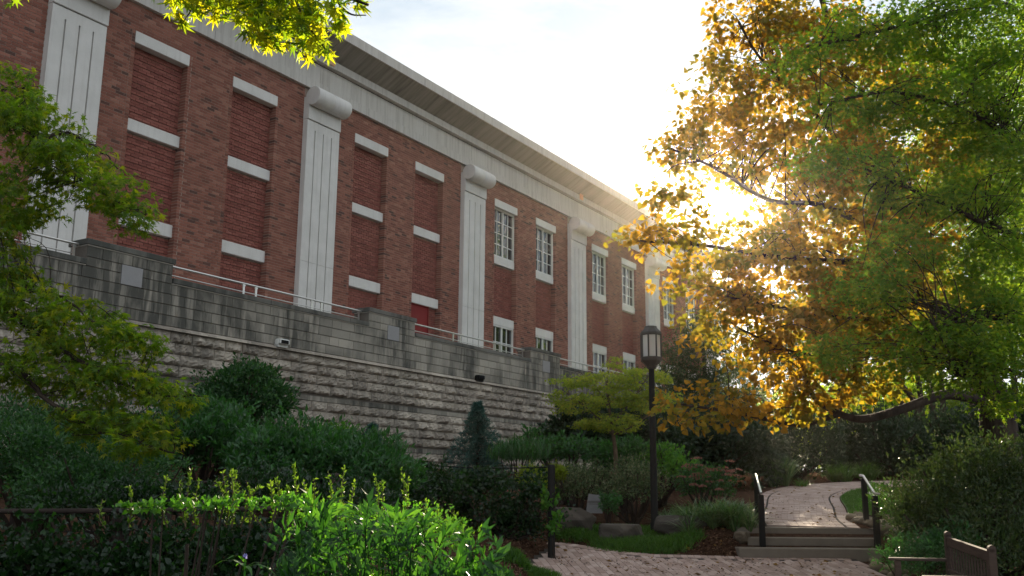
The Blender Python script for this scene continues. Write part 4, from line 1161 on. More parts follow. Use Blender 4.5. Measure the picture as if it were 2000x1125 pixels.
green = [blob(1690, 160, 15.6, 150, 140, 1.3), blob(1780, 330, 15.8, 150, 150, 1.4), blob(1700, 700, 14.6, 130, 80, 1.0), blob(1800, 620, 15.2, 110, 120, 1.2), blob(1640, 330, 15.2, 110, 110, 1.0), blob(1730, 500, 15.6, 110, 90, 1.1)]
C2 = off_sun(in_blobs(green, 420))
C2 = np.vstack([C2, C[~pick]])
V, F = sprays(C2, 24, 0.32, 0.6, 0.092, HEART, 0.45)
part('crown', arr_mesh('crown', V - base, F), 'leaf_redbud_green', rb, kind='stuff', label='green-gold inner leaves of the crown')
twigs(rb, base, np.vstack([C, C2]), sk, r0=0.009, frac=0.28)

# -- green maple at the right, trunk outside the picture
b = at(2160, 900, 12.2); base = np.array([b[0], b[1], tz(b[0], b[1]) - 0.05])
gm = thing('green_maple_tree', 'tall green maple filling the upper right corner with layered branches', 'tree', base)
sk = [limb_part(gm, base, [base, at(2150, 700, 12.2), at(2140, 400, 12.2), at(2100, 100, 12.1), at(2060, -200, 12.0)], 0.22, 0.09, name='trunk', sides=12)]
for pts, r0 in (([at(2140, 300, 12.2), at(2010, 60, 12.0), at(1950, 5, 11.8), at(1850, 30, 11.6), at(1700, 65, 11.4), at(1600, 90, 11.3)], .055),
                ([at(2140, 520, 12.2), at(2000, 465, 11.9), at(1930, 440, 11.7), at(1860, 405, 11.5), at(1780, 370, 11.4), at(1690, 330, 11.3)], .06),
                ([at(2140, 420, 12.2), at(2000, 290, 11.8), at(1880, 215, 11.5), at(1740, 180, 11.3), at(1600, 205, 11.2)], .05),
                ([at(2145, 640, 12.2), at(2040, 640, 11.8), at(1930, 620, 11.5), at(1830, 640, 11.3)], .045),
                ([at(2148, 760, 12.2), at(2060, 760, 11.8), at(1960, 720, 11.5), at(1880, 740, 11.3)], .04)):
    sk.append(limb_part(gm, base, pts, r0, 0.012, sides=7))
gb = [blob(1880, 60, 11.7, 150, 75, 1.0), blob(1700, 60, 11.4, 110, 55, .6), blob(1950, 190, 11.8, 110, 90, 1.0), blob(1790, 200, 11.4, 120, 60, .7), blob(1640, 210, 11.3, 70, 40, .4),
      blob(1940, 350, 11.7, 100, 90, .9), blob(1800, 380, 11.4, 100, 50, .6), blob(1950, 520, 11.7, 80, 80, .8), blob(1930, 640, 11.5, 105, 75, .7), blob(1860, 700, 11.4, 90, 70, .6),
      blob(1960, 740, 11.6, 75, 70, .6), blob(1720, 330, 11.3, 60, 35, .4), blob(1560, 110, 11.3, 60, 40, .4), blob(1610, 320, 11.3, 75, 35, .4), blob(1700, 570, 11.4, 80, 50, .5), blob(1790, 680, 11.4, 75, 50, .5), blob(1760, 480, 11.4, 80, 45, .5), blob(1640, 690, 12.5, 70, 35, .4)]
C = in_blobs(gb, 1150)
V, F = sprays(C, 28, 0.28, 0.5, 0.07, MAPLE5, 0.3)
part('crown', arr_mesh('crown', V - base, F), 'leaf_maple_green', gm, kind='stuff')
twigs(gm, base, C, sk, r0=0.009, frac=0.4)

# -- japanese maple on the left, trunk outside the picture
b = at(-420, 1010, 6.6); base = np.array([b[0], b[1], tz(b[0], b[1]) - 0.05])
lm = thing('left_maple_tree', 'low green-gold maple reaching in from the left edge in layered sprays', 'tree', base)
sk = [limb_part(lm, base, [base, at(-400, 800, 6.6), at(-330, 600, 6.6), at(-260, 380, 6.5), at(-200, 100, 6.4)], 0.12, 0.06, name='trunk', sides=10)]
for pts, r0 in (([at(-320, 560, 6.6), at(-160, 340, 6.6), at(0, 245, 6.6), at(80, 275, 6.6), at(160, 350, 6.5), at(230, 395, 6.5), at(285, 420, 6.5)], .028),
                ([at(-300, 480, 6.6), at(-160, 300, 6.8), at(-20, 190, 6.9), at(50, 170, 6.9)], .02),
                ([at(-350, 700, 6.6), at(-180, 640, 6.5), at(0, 610, 6.4), at(80, 660, 6.4), at(180, 720, 6.3), at(290, 770, 6.3), at(395, 775, 6.3)], .03),
                ([at(-360, 740, 6.6), at(-180, 690, 6.3), at(20, 720, 6.2), at(90, 780, 6.1), at(170, 830, 6.1), at(260, 860, 6.1), at(340, 885, 6.1)], .024),
                ([at(0, 612, 6.4), at(60, 570, 6.5), at(120, 580, 6.5), at(200, 640, 6.4), at(270, 660, 6.4)], .016),
                ([at(80, 275, 6.6), at(130, 260, 6.7), at(190, 290, 6.7), at(230, 330, 6.7)], .012)):
    sk.append(limb_part(lm, base, pts, r0, 0.005, sides=6, wob=0.006))
lb = [blob(20, 180, 6.8, 60, 55, .35), blob(60, 260, 6.7, 100, 60, .4), blob(150, 320, 6.6, 90, 45, .35), blob(215, 375, 6.5, 75, 35, .3), blob(262, 425, 6.5, 38, 38, .2), blob(40, 380, 6.6, 80, 60, .35),
      blob(10, 450, 6.5, 50, 35, .25), blob(20, 520, 6.5, 55, 35, .3), blob(60, 600, 6.4, 90, 55, .35), blob(160, 640, 6.4, 90, 55, .35), blob(250, 690, 6.4, 60, 50, .3), blob(90, 720, 6.3, 110, 50, .35),
      blob(220, 750, 6.3, 100, 35, .3), blob(330, 775, 6.3, 68, 20, .2), blob(270, 850, 6.1, 80, 40, .25), blob(200, 820, 6.2, 80, 40, .25)]
C = in_blobs(lb, 520)
V, F = sprays(C, 17, 0.11, 0.5, 0.062, MAPLE7, 0.55)
part('crown', arr_mesh('crown', V - base, F), 'leaf_maple_left', lm, kind='stuff')
twigs(lm, base, C, sk, r0=0.0045, frac=0.6)
# single leaves on the outer tips
ml_me = arr_mesh('leaf', *MAPLE7)
def single_leaves(o, base, P, size, m, me=ml_me, droop=0.6, up=0.8):
    for p in P:
        d = Vector((random.gauss(0, 1), random.gauss(0, 1), random.gauss(0, .5) - droop)).normalized()
        n_ = Vector((random.gauss(0, .5), random.gauss(0, .5) - .2, up)).normalized()
        lat = n_.cross(d).normalized(); u_ = d.cross(lat)
        M = Matrix((d, lat, u_)).transposed()
        part('leaf', me, m, o, loc=p - base, rot=M.to_euler(), scale=(size * random.uniform(.75, 1.2),) * 3)
P = in_blobs([blob(262, 425, 6.4, 38, 35, .15), blob(215, 375, 6.4, 70, 30, .15), blob(150, 310, 6.4, 80, 35, .2), blob(60, 215, 6.5, 60, 45, .2), blob(330, 775, 6.2, 70, 18, .15), blob(270, 860, 6.0, 70, 30, .15),
              blob(270, 665, 6.3, 40, 35, .15), blob(60, 570, 6.3, 70, 35, .2)], 290)
single_leaves(lm, base, P, 0.068, 'leaf_maple_left')

# -- sunlit maple branch hanging into the top of the picture
b = at(-900, 700, 3.2); 
base = np.array([-4.4, 3.4, tz(-4.4, 3.4) - 0.05])
hm = thing('overhead_maple_tree', 'maple whose sunlit yellow leaves hang into the top edge left of centre', 'tree', base)
top = at(420, -330, 4.0)
sk = [limb_part(hm, base, [base, base + np.array([0.1, 0.1, 1.8]), base + np.array([0.6, 0.3, 3.6]), base + np.array([1.3, 0.6, 4.6])], 0.11, 0.05, name='trunk', sides=10)]
e0 = base + np.array([1.3, 0.6, 4.6])
l0 = limb_part(hm, base, [e0, at(250, -260, 4.1), at(400, -140, 4.0), at(520, -60, 4.0), at(640, -20, 4.0), at(720, 10, 4.0)], .035, .006, sides=6); sk.append(l0)
for pts in ([at(400, -140, 4.0), at(370, -60, 4.0), at(375, 10, 4.0), at(360, 40, 4.0)], [at(520, -60, 4.0), at(510, 10, 3.95), at(505, 60, 3.95), at(500, 85, 3.95)],
            [at(560, -50, 4.0), at(590, 30, 4.0), at(620, 75, 4.0), at(635, 95, 4.0)], [at(640, -20, 4.0), at(680, 25, 4.1), at(715, 30, 4.1)], [at(470, -90, 4.0), at(450, -10, 4.0), at(440, 20, 4.0)],
            [at(250, -260, 4.1), at(60, -160, 4.2), at(15, -40, 4.2), at(25, 5, 4.2)]):
    sk.append(limb_part(hm, base, pts, .008, .0025, name='twig', sides=5))
hb = [blob(360, 10, 4.0, 45, 30, .12), blob(470, 5, 4.0, 90, 28, .2), blob(560, 15, 4.0, 80, 35, .2), blob(520, 55, 3.95, 50, 35, .15), blob(610, 70, 4.0, 55, 30, .15), blob(640, 30, 4.0, 45, 30, .15), blob(590, -10, 4.0, 140, 18, .2), blob(400, -30, 4.1, 120, 30, .2)]
P = in_blobs(hb, 285)
P2 = in_blobs([blob(708, 20, 4.1, 14, 14, .06), blob(18, 2, 4.2, 18, 6, .05), blob(28, -22, 4.2, 30, 15, .1)], 14)
single_leaves(hm, base, np.vstack([P, P2]), 0.085, 'leaf_maple_gold', up=0.5)
P = in_blobs(hb, 420)
V, F = leaves(P, rng.normal(0, 1, P.shape) + np.array([0, 0, -.8]), rng.normal(0, .5, P.shape) + np.array([0, -.2, .5]), .075 * rng.uniform(.7, 1.2, len(P)), MAPLE7)
part('foliage', arr_mesh('foliage', V - base, F), 'leaf_maple_gold', hm, kind='stuff')

# ------------------------------------------------------------------ background trees
def bg_tree(name, label, blobs, trunk_pts, ncl, per, rad, size, m, r0=0.2, cat='tree', group=None, tmpl=FLAT, bark='bark', flat=0.7, limbs=()):
    base = np.array(trunk_pts[0], float); base[2] = tz(base[0], base[1]) - 0.05
    o = thing(name, label, cat, base, 0, group)
    pts = [base] + [np.array(p) for p in trunk_pts[1:]]
    sk = [limb_part(o, base, pts, r0, r0 * 0.35, bark, 'trunk', sides=9)]
    for l_ in limbs: sk.append(limb_part(o, base, l_, r0 * 0.45, r0 * 0.1, bark, 'limb', sides=6))
    C = in_blobs(blobs, ncl)
    V, F = sprays(C, per, rad, flat, size, tmpl, 0.3)
    part('crown', arr_mesh('crown', V - base, F), m, o, kind='stuff')
    return o
def col_tree(name, label, pxb, Y, crown, m, ncl, per, rad, size, lean=0, r0=0.22, group=None, **kw):
    """tree standing at image column pxb and distance Y; crown = pixel blobs (x, y, hw, hh)"""
    p = at(pxb, 940, Y); ct = at(crown[0][0], crown[0][1], Y)
    bl = [blob(x, y, Y + random.uniform(-.5, .5), hw, hh, hw / FPX * Y * 0.8) for x, y, hw, hh in crown]
    g = np.array([p[0], p[1], tz(p[0], p[1])])
    return bg_tree(name, label, bl, [g, g * 0.6 + ct * 0.4 + np.array([lean, 0, 0]), ct], ncl, per, rad, size, m, r0, group=group, **kw)
# dark tree between the lamp and the redbud
col_tree('shade_tree', 'dense dark olive tree standing behind the lamp post against the building', 1385, 30, [(1375, 700, 80, 70), (1350, 760, 65, 45), (1420, 770, 75, 55), (1400, 640, 55, 45), (1300, 740, 40, 60)], 'leaf_bush', 460, 40, .5, .10, r0=.16)
# bright trees behind the redbud
col_tree('sunlit_tree', 'bright green tree behind the leaning redbud limb', 1905, 27, [(1900, 520, 110, 120), (1960, 620, 80, 90), (1840, 600, 70, 70), (1960, 430, 80, 90)], 'leaf_grove', 520, 30, .45, .12, r0=.2)
col_tree('tall_green_tree', 'tall green tree behind the upper right maple', 2040, 34, [(1960, 250, 190, 170), (1850, 350, 130, 120), (2050, 100, 200, 160), (1800, 120, 150, 110), (1700, 420, 110, 90)], 'leaf_maple_green', 1100, 30, .7, .18, r0=.35)
col_tree('olive_tree', 'olive green tree filling the gap beneath the redbud crown', 1640, 38, [(1640, 700, 130, 60), (1560, 640, 110, 80), (1720, 600, 130, 90), (1500, 720, 80, 55)], 'leaf_bush', 520, 32, .6, .16, r0=.2)
# the grove of slim leaning trunks with sunlit leaves
for i, (xb, yb, xt, yt, Y, lab) in enumerate(((1765, 800, 1715, 745, 33, 'slim leaning trunk at the left end of the sunlit grove'), (1790, 800, 1752, 740, 34, 'slim leaning trunk, second from the left in the sunlit grove'),
                                       (1800, 800, 1790, 720, 35, 'stout upright trunk in the middle of the sunlit grove'), (1822, 800, 1812, 730, 36, 'thin upright trunk right of the stout one in the grove'),
                                       (1842, 800, 1838, 735, 36, 'thin straight trunk at the right end of the sunlit grove'), (1985, 800, 1978, 720, 30, 'slim trunk at the far right edge beyond the hedge'))):
    p = at(xb, 930, Y); g = np.array([p[0], p[1], tz(p[0], p[1])]); q1, q2 = at(xb, yb, Y), at(xt, yt, Y)
    ct = q2 + (q2 - q1) * 1.3
    cb = [(ct[0] + random.uniform(-1, 1), ct[1] + random.uniform(-.5, 1.5), ct[2] + random.uniform(0.2, 1.2), 1.5, 1.5, .9) for _ in range(3)]
    bg_tree('grove_tree', lab, cb, [g, q1, q2, ct], 70, 26, .5, .16, 'leaf_grove', 0.15, group='grove beyond the hedge')
# glowing foliage low down behind the grove
for i, (x, y, hw, hh, Y, lab) in enumerate(((1720, 775, 65, 40, 42, 'sunlit yellow-green thicket behind the left of the grove'), (1800, 765, 60, 42, 44, 'sunlit yellow-green thicket behind the middle of the grove'),
                                    (1880, 780, 60, 35, 40, 'sunlit yellow-green thicket between grove and tree trunk'), (1975, 790, 50, 40, 40, 'sunlit thicket behind the trunk at the right edge'), (1640, 790, 50, 30, 46, 'sunlit thicket at the left end behind the low limb'))):
    shrub('thicket', lab, 'shrub', [blob(x, y, Y, hw, hh), blob(x + 10, y + 45, Y, hw, hh)], 5200, .15, FLAT, 'leaf_grove', group='thickets behind the grove')
# tall trees on the right that the windows mirror
for x, y, h, lab in ((24, 44, 15, 'tall leafy tree beyond the grove, nearest the building'), (31, 40, 17, 'tallest leafy tree beyond the right edge'), (38, 50, 18, 'far leafy tree at the right horizon')):
    g = np.array([x, y, tz(x, y)])
    bl = [(x + random.uniform(-2, 2), y + random.uniform(-2, 2), g[2] + h * f, 3.6 * w_, 3.6 * w_, 2.4) for f, w_ in ((.45, 1.1), (.6, 1.2), (.75, 1.0), (.9, .7), (.5, 1.2))]
    bg_tree('broadleaf_tree', lab, bl, [g, g + np.array([.3, 0, h * .4]), g + np.array([.1, .2, h * .85])], 420, 26, .9, .26, 'leaf_maple_green', .4, group='tall trees on the right')

fw_P = []
for i in range(260):
    az_ = random.uniform(3, 48); Y = random.uniform(78, 100); xx = Y * math.tan(R(az_)); hh_ = random.uniform(4, 9)
    c_ = np.array([xx, Y, tz(xx, Y) + hh_ * .5]); d_ = rnd_dir(130) * rng.uniform(.3, 1, (130, 1)); fw_P.append(c_ + d_ * np.array([3.0, 2.0, hh_ * .55]))
fw_P = np.vstack(fw_P); V, F = leaves(fw_P, rnd_dir(len(fw_P)), rnd_dir(len(fw_P)), .55 * rng.uniform(.6, 1.3, len(fw_P)), tmpl_flat(.8))
o = part('far_wood', arr_mesh('far_wood', V, F), 'leaf_grove'); o['kind'] = 'stuff'; o['label'] = 'far-off line of sunlit woodland behind the hedges'; o['category'] = 'woodland'

# ------------------------------------------------------------------ garden shrubs
# left bank
shrub('azalea_shrub', 'dense small-leaved azalea mound at the left edge under the maple', 'shrub', [blob(70, 900, 9.6, 150, 95, .9)], 8500, .05, OVAL, 'leaf_azalea', group='azaleas on the left bank')
shrub('azalea_shrub', 'dense small-leaved azalea mound right of the leftmost one, before the laurels', 'shrub', [blob(235, 925, 9.0, 110, 75, .7), blob(140, 960, 8.8, 110, 50, .6)], 7500, .045, OVAL, 'leaf_azalea', group='azaleas on the left bank')
shrub('azalea_shrub', 'azalea mound high against the wall behind the maple sprays', 'shrub', [blob(60, 830, 12.5, 150, 50, .9), blob(200, 850, 12.5, 110, 50, .9)], 6500, .06, OVAL, 'leaf_azalea', group='azaleas on the left bank')
shrub('laurel_shrub', 'tall glossy laurel with upright leaves at the left of the laurel bank', 'shrub', [blob(390, 865, 14.2, 110, 75, 1.0)], 6000, .11, NARROW, 'leaf_laurel', .5, .7, .55, group='laurels below the wall')
shrub('laurel_shrub', 'glossy laurel with upright leaves in the middle of the laurel bank', 'shrub', [blob(560, 890, 13.4, 130, 65, 1.0)], 6500, .105, NARROW, 'leaf_laurel', .5, .7, .55, group='laurels below the wall')
shrub('laurel_shrub', 'glossy laurel with upright leaves at the right of the laurel bank by the small spruce', 'shrub', [blob(710, 915, 13.6, 100, 55, .9)], 5200, .10, NARROW, 'leaf_laurel', .5, .7, .55, group='laurels below the wall')
shrub('round_shrub', 'rounded dark green shrub with small leaves standing against the stone wall', 'shrub', [blob(475, 770, 17.0, 85, 52, .8), blob(430, 790, 17.0, 55, 45, .6), blob(535, 790, 17.0, 42, 40, .5), blob(480, 735, 17.0, 50, 28, .5), blob(480, 830, 17, 60, 50, .6)], 9500, .085, OVAL, 'leaf_azalea', amp=.25)
shrub('lantana_plant', 'low plant with tiny orange flowers at the wall foot left of the small spruce', 'plant', [blob(640, 850, 17.5, 60, 18, .4)], 1400, .07, OVAL, 'leaf_bright')
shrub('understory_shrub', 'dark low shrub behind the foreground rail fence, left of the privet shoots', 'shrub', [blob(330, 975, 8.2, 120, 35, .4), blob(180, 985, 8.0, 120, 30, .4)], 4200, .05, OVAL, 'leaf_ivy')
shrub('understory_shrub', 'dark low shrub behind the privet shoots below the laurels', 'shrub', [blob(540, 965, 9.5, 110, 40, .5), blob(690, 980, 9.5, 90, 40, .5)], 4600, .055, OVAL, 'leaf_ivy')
# spruces
def spruce(label, pxc, pyt, pyb, Y, hw):
    t_ = at(pxc, pyt, Y); b_ = at(pxc, pyb, Y); g = tz(b_[0], b_[1]) - .05
    base = np.array([b_[0], b_[1], g]); H = t_[2] - g; Wd = hw / FPX * Y
    o = thing('blue_spruce', label, 'tree', base, 0, 'young spruces at the wall foot')
    part('trunk', MB().tube([(0, 0, 0), (0, 0, H * .6), (0, 0, H)], [.04, .025, .006], 7).mesh('trunk'), 'bark', o)
    br = MB(); Ps, As = [], []
    for k in range(90):
        f = (k / 90) ** 0.9; z = H * (0.06 + 0.92 * f); L = 1.45 * Wd * (1 - f) ** 0.85 * random.uniform(.5, 1.15) + .03
        a = k * 2.4 + random.uniform(-.4, .4); d = np.array([math.cos(a), math.sin(a), 0.0])
        p0 = np.array([0, 0, z]); pts = [p0, p0 + d * L * .5 + np.array([0, 0, .02]), p0 + d * L + np.array([0, 0, -.16 * L])]
        sp = spline(pts, 5); br.tube(sp, np.linspace(.008, .003, len(sp)), 4, cap=False)
        m_ = int(60 + 240 * L); t1 = rng.uniform(.12, 1, m_); i_ = (t1 * (len(sp) - 1)).astype(int)
        base_p = sp[i_] + rng.normal(0, .018 + .03 * L, (m_, 3)); Ps.append(base_p); As.append(d * .8 + rng.normal(0, .6, (m_, 3)) + np.array([0, 0, .15]))
    P = np.vstack(Ps); A = np.vstack(As)
    V, F = leaves(P, A, rng.normal(0, 1, P.shape), .075 * rng.uniform(.6, 1.3, len(P)), (NEEDLE[0] * np.array([1, 2.0, 1]), NEEDLE[1]))
    part('needles', arr_mesh('needles', V, F), 'leaf_spruce', o, kind='stuff'); part('branches', br.mesh('branches'), 'bark', o, kind='stuff')
spruce('young blue spruce in front of the stone wall, the larger of the two', 932, 783, 915, 21.0, 66)
spruce('small blue spruce top showing behind the laurels', 725, 828, 900, 18.0, 42)
# chartreuse maple in front of the wall's right part
b = at(1203, 975, 19.6); base = np.array([b[0], b[1], tz(b[0], b[1]) - .05])
cm = thing('small_maple_tree', 'small yellow-green maple with thin pale trunk left of the lamp post', 'tree', base)
sk = [limb_part(cm, base, [base, at(1203, 900, 19.6), at(1198, 850, 19.6), at(1190, 800, 19.6), at(1185, 745, 19.6)], .055, .025, 'pale_bark', 'trunk')]
for pts in ([at(1198, 850, 19.6), at(1150, 800, 19.4), at(1105, 765, 19.3)], [at(1195, 830, 19.6), at(1235, 780, 19.6), at(1265, 735, 19.6)], [at(1190, 800, 19.6), at(1160, 750, 19.7), at(1130, 725, 19.8)], [at(1199, 850, 19.6), at(1240, 830, 19.3), at(1280, 800, 19.2)]):
    sk.append(limb_part(cm, base, pts, .022, .006, 'pale_bark', sides=6))
cbm = [blob(1190, 745, 19.6, 55, 28, .6), blob(1120, 745, 19.6, 40, 22, .45), blob(1150, 785, 19.5, 65, 28, .6), blob(1105, 800, 19.4, 28, 14, .3), blob(1225, 770, 19.6, 55, 40, .6), blob(1255, 730, 19.6, 38, 22, .45), blob(1200, 825, 19.5, 60, 30, .6), blob(1265, 790, 19.4, 40, 30, .5), blob(1150, 830, 19.5, 35, 18, .4), blob(1290, 740, 19.5, 20, 14, .3)]
cbm = [(b[0], b[1], b[2], b[3] * 1.08, b[4], b[5] * .62) for b in cbm] + [blob(1085, 770, 19.4, 18, 10, .2), blob(1310, 775, 19.3, 22, 10, .25), blob(1205, 708, 19.6, 25, 10, .25)]
C = in_blobs(cbm, 430)
V, F = sprays(C, 24, .15, .35, .06, MAPLE5, .4)
part('crown', arr_mesh('crown', V - base, F), 'leaf_chartreuse', cm, kind='stuff'); twigs(cm, base, C, sk, 'pale_bark', .006, .4)
# dark hedges
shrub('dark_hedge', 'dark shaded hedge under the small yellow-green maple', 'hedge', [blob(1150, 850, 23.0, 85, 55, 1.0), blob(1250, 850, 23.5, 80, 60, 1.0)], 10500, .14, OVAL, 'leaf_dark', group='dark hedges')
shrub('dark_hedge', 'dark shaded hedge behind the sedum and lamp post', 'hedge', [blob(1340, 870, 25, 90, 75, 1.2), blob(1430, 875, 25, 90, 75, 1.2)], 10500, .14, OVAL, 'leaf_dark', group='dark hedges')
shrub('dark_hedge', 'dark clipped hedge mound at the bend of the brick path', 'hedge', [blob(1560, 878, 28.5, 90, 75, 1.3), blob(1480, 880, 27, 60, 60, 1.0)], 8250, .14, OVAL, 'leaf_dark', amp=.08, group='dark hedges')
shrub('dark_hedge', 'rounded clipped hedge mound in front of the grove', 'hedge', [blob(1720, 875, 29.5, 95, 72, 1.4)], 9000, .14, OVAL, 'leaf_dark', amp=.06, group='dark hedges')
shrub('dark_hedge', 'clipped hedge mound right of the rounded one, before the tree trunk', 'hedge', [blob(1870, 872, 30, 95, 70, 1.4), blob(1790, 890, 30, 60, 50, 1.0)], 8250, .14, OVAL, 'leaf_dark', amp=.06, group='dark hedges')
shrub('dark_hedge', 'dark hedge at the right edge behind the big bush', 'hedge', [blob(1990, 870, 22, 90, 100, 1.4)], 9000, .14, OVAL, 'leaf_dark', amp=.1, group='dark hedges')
# middle beds
shrub('broadleaf_shrub', 'low broad-leaved green shrub below the wall left of the small maple', 'shrub', [blob(1110, 880, 21.5, 70, 24, .6), blob(1050, 865, 23, 40, 30, .5)], 2800, .10, OVAL, 'leaf_laurel', group='bed shrubs')
shrub('broadleaf_shrub', 'low broad-leaved green shrub behind the trunk of the small maple', 'shrub', [blob(1220, 890, 20.8, 60, 30, .6)], 2600, .10, OVAL, 'leaf_laurel', group='bed shrubs')
shrub('iris_clump', 'clump of upright iris leaves at the foot of the larger spruce', 'plant', [blob(1010, 895, 20.5, 55, 16, .4)], 700, .3, BLADE, 'leaf_laurel', .2, 1.6, .35)
shrub('golden_cypress', 'golden cypress mound behind the wire fence, left one', 'shrub', [blob(1040, 935, 18.0, 28, 26, .3), blob(1060, 955, 17.8, 24, 22, .3)], 3000, .05, FLAT, 'leaf_gold', amp=.1, group='golden cypress mounds')
shrub('golden_cypress', 'golden cypress mound behind the end fence post', 'shrub', [blob(1085, 925, 18.4, 20, 18, .25)], 1500, .05, FLAT, 'leaf_gold', amp=.1, group='golden cypress mounds')
shrub('variegated_shrub', 'pale variegated shrub left of the engraved stone', 'shrub', [blob(1130, 945, 18.8, 62, 38, .5)], 4200, .05, OVAL, 'leaf_variegated', group='variegated shrubs')
shrub('variegated_shrub', 'pale variegated shrub between the small maple trunk and the lamp post', 'shrub', [blob(1240, 945, 18.6, 60, 40, .5)], 4200, .05, OVAL, 'leaf_variegated', group='variegated shrubs')
shrub('small_shrub', 'small dark green shrub at the right of the engraved stone', 'shrub', [blob(1190, 985, 17.7, 22, 22, .2)], 900, .05, OVAL, 'leaf_laurel', group='variegated shrubs')
shrub('leafy_shrub', 'bright leafy shrub behind the lamp post', 'shrub', [blob(1290, 900, 20.5, 50, 28, .5), blob(1330, 920, 20, 40, 22, .4)], 2800, .08, OVAL, 'leaf_bright')
# sedum with flat pink heads
sd = shrub('sedum_plant', 'sedum with flat dusty pink flower heads left of the steps', 'plant', [blob(1375, 945, 18.4, 62, 32, .5)], 2600, .06, OVAL, 'leaf_azalea')
sb = np.array(sd.location)
for i in range(52):
    x, y = random.gauss(1375, 32), random.gauss(925, 13)
    if not 1308 < x < 1442: continue
    p = at(x, y, 18.4 + (940 - y) * .012 - .35)
    n_ = 46; rr = random.uniform(.06, .11); d = rng.uniform(-1, 1, (n_, 2)); d = d[(d ** 2).sum(1) < 1]
    P = np.stack([p[0] + d[:, 0] * rr, p[1] + d[:, 1] * rr, p[2] + .02 - .03 * (d ** 2).sum(1)], -1)
    V, F = leaves(P, rnd_dir(len(P)) + np.array([0, 0, 1.2]), rnd_dir(len(P)), .04, FLAT)
    part('flower_head', arr_mesh('flower_head', V - sb, F), 'petal_pink', sd, kind='stuff')
shrub('sedum_plant', 'dusty pink sedum behind the wire fence, beside the boulder', 'plant', [blob(1020, 975, 16.9, 50, 16, .3)], 1200, .04, OVAL, 'petal_pink')
# liriope and grasses
def tuft(name, label, spots, n, L, m, bend=.5, cat='plant', spread=.9, group=None, w=.04):
    P, A = [], []
    for p in spots:
        k = n; a = rng.uniform(0, 6.28, k); r_ = rng.uniform(0, spread, k)
        P.append(np.array(p) + np.stack([np.cos(a) * .05, np.sin(a) * .05, np.zeros(k)], -1)); A.append(np.stack([np.cos(a) * r_, np.sin(a) * r_, np.ones(k)], -1))
    P, A = np.vstack(P), np.vstack(A); base = np.array(spots[0], float)
    o = thing(name, label, cat, base, 0, group)
    nr = np.cross(A, np.cross(np.array([0, 0, 1.0]), A)) * -1 + rng.normal(0, .1, A.shape)
    nr = np.where((np.linalg.norm(nr, axis=1) < .05)[:, None], np.array([1.0, 0, 0]), nr)
    V, F = leaves(P, A, -nr, L * rng.uniform(.6, 1.2, len(P)), tmpl_blade(w, bend))
    part('blades', arr_mesh('blades', V - base, F), m, o, kind='stuff'); return o
def ground_spots(cx, cy, Y, hw, dep, n):
    out = []
    for _ in range(n):
        p = at(cx + random.uniform(-hw, hw), cy, Y + random.uniform(-dep, dep)); out.append((p[0], p[1], tz(p[0], p[1]) - .05))
    return out
tuft('liriope_clump', 'arching liriope spilling over the slab rock left of the steps', ground_spots(1400, 1020, 16.9, 62, .5, 30), 60, .42, 'liriope_blade', .9, spread=1.0, group='liriope')
tuft('liriope_clump', 'liriope clump against the left step handrail', ground_spots(1445, 1030, 16.5, 22, .5, 14), 60, .42, 'liriope_blade', .9, spread=1.0, group='liriope')
tuft('liriope_clump', 'liriope tuft behind the lamp post', ground_spots(1320, 1000, 17.9, 30, .4, 12), 50, .34, 'liriope_blade', .9, group='liriope')
tuft('liriope_clump', 'grassy clump right of the path bend beyond the steps', ground_spots(1640, 930, 27.5, 25, .5, 12), 50, .5, 'grass_blade', .9, group='liriope')
tuft('liriope_clump', 'grassy clump farther right beyond the path bend', ground_spots(1695, 925, 28.5, 25, .5, 12), 50, .5, 'grass_blade', .9, group='liriope')
tuft('feather_grass', 'tall pale feathery grass beyond the left of the path', ground_spots(1520, 935, 25.2, 18, .3, 9), 50, .75, 'liriope_blade', .5, spread=.5)
tuft('low_perennial', 'small green perennial in the mulch at the path bend', ground_spots(1565, 940, 25, 10, .2, 4), 40, .28, 'grass_blade', .9)
tuft('strappy_plant', 'bright strappy plant behind the bench armrest', ground_spots(1775, 1100, 11.6, 22, .3, 9), 50, .36, 'liriope_blade', .9)
# moss-like turf round the lamp and in the bed, lawn beside the path
def turf(name, cx, cy, hw, hd, n, L, m, zf=None, ang=0.0):
    u = rng.normal(0, .5, (n, 2)); u = u[(u ** 2).sum(1) < 1]; ca_, sa_ = math.cos(ang), math.sin(ang)
    X = cx + u[:, 0] * hw * ca_ - u[:, 1] * hd * sa_; Y = cy + u[:, 0] * hw * sa_ + u[:, 1] * hd * ca_
    Z = (terr(X, Y) if zf is None else zf(Y)) - .045
    Z = Z + .10 * np.clip(1 - (u ** 2).sum(1), 0, 1) * (1 if zf is None else 0)
    P = np.stack([X, Y, Z], -1); A = rng.normal(0, .55, P.shape) + np.array([0, 0, 1.0])
    V, F = leaves(P, A, rng.normal(0, 1, P.shape), L * rng.uniform(.5, 1.2, len(P)), tmpl_blade(.09, .5))
    o = part(name, arr_mesh(name, V, F), m); o['kind'] = 'stuff'; o['label'] = 'soft green grass mat on the ground'; o['category'] = 'grass'; return o
p = at(1262, 1062, 16.2); turf('grass_mat', p[0], p[1], .95, .55, 9000, .12, 'grass_blade')['label'] = 'soft green grass mat at the foot of the lamp post'
p = at(1250, 1010, 17.4); turf('grass_mat', p[0], p[1], 1.5, .6, 8000, .12, 'grass_blade')['label'] = 'soft green grass mat behind the slab rocks'
p = at(1130, 1050, 16.7); turf('grass_mat', p[0], p[1], .45, .3, 2500, .11, 'grass_blade')['label'] = 'small grass mat between boulder and slab rock'
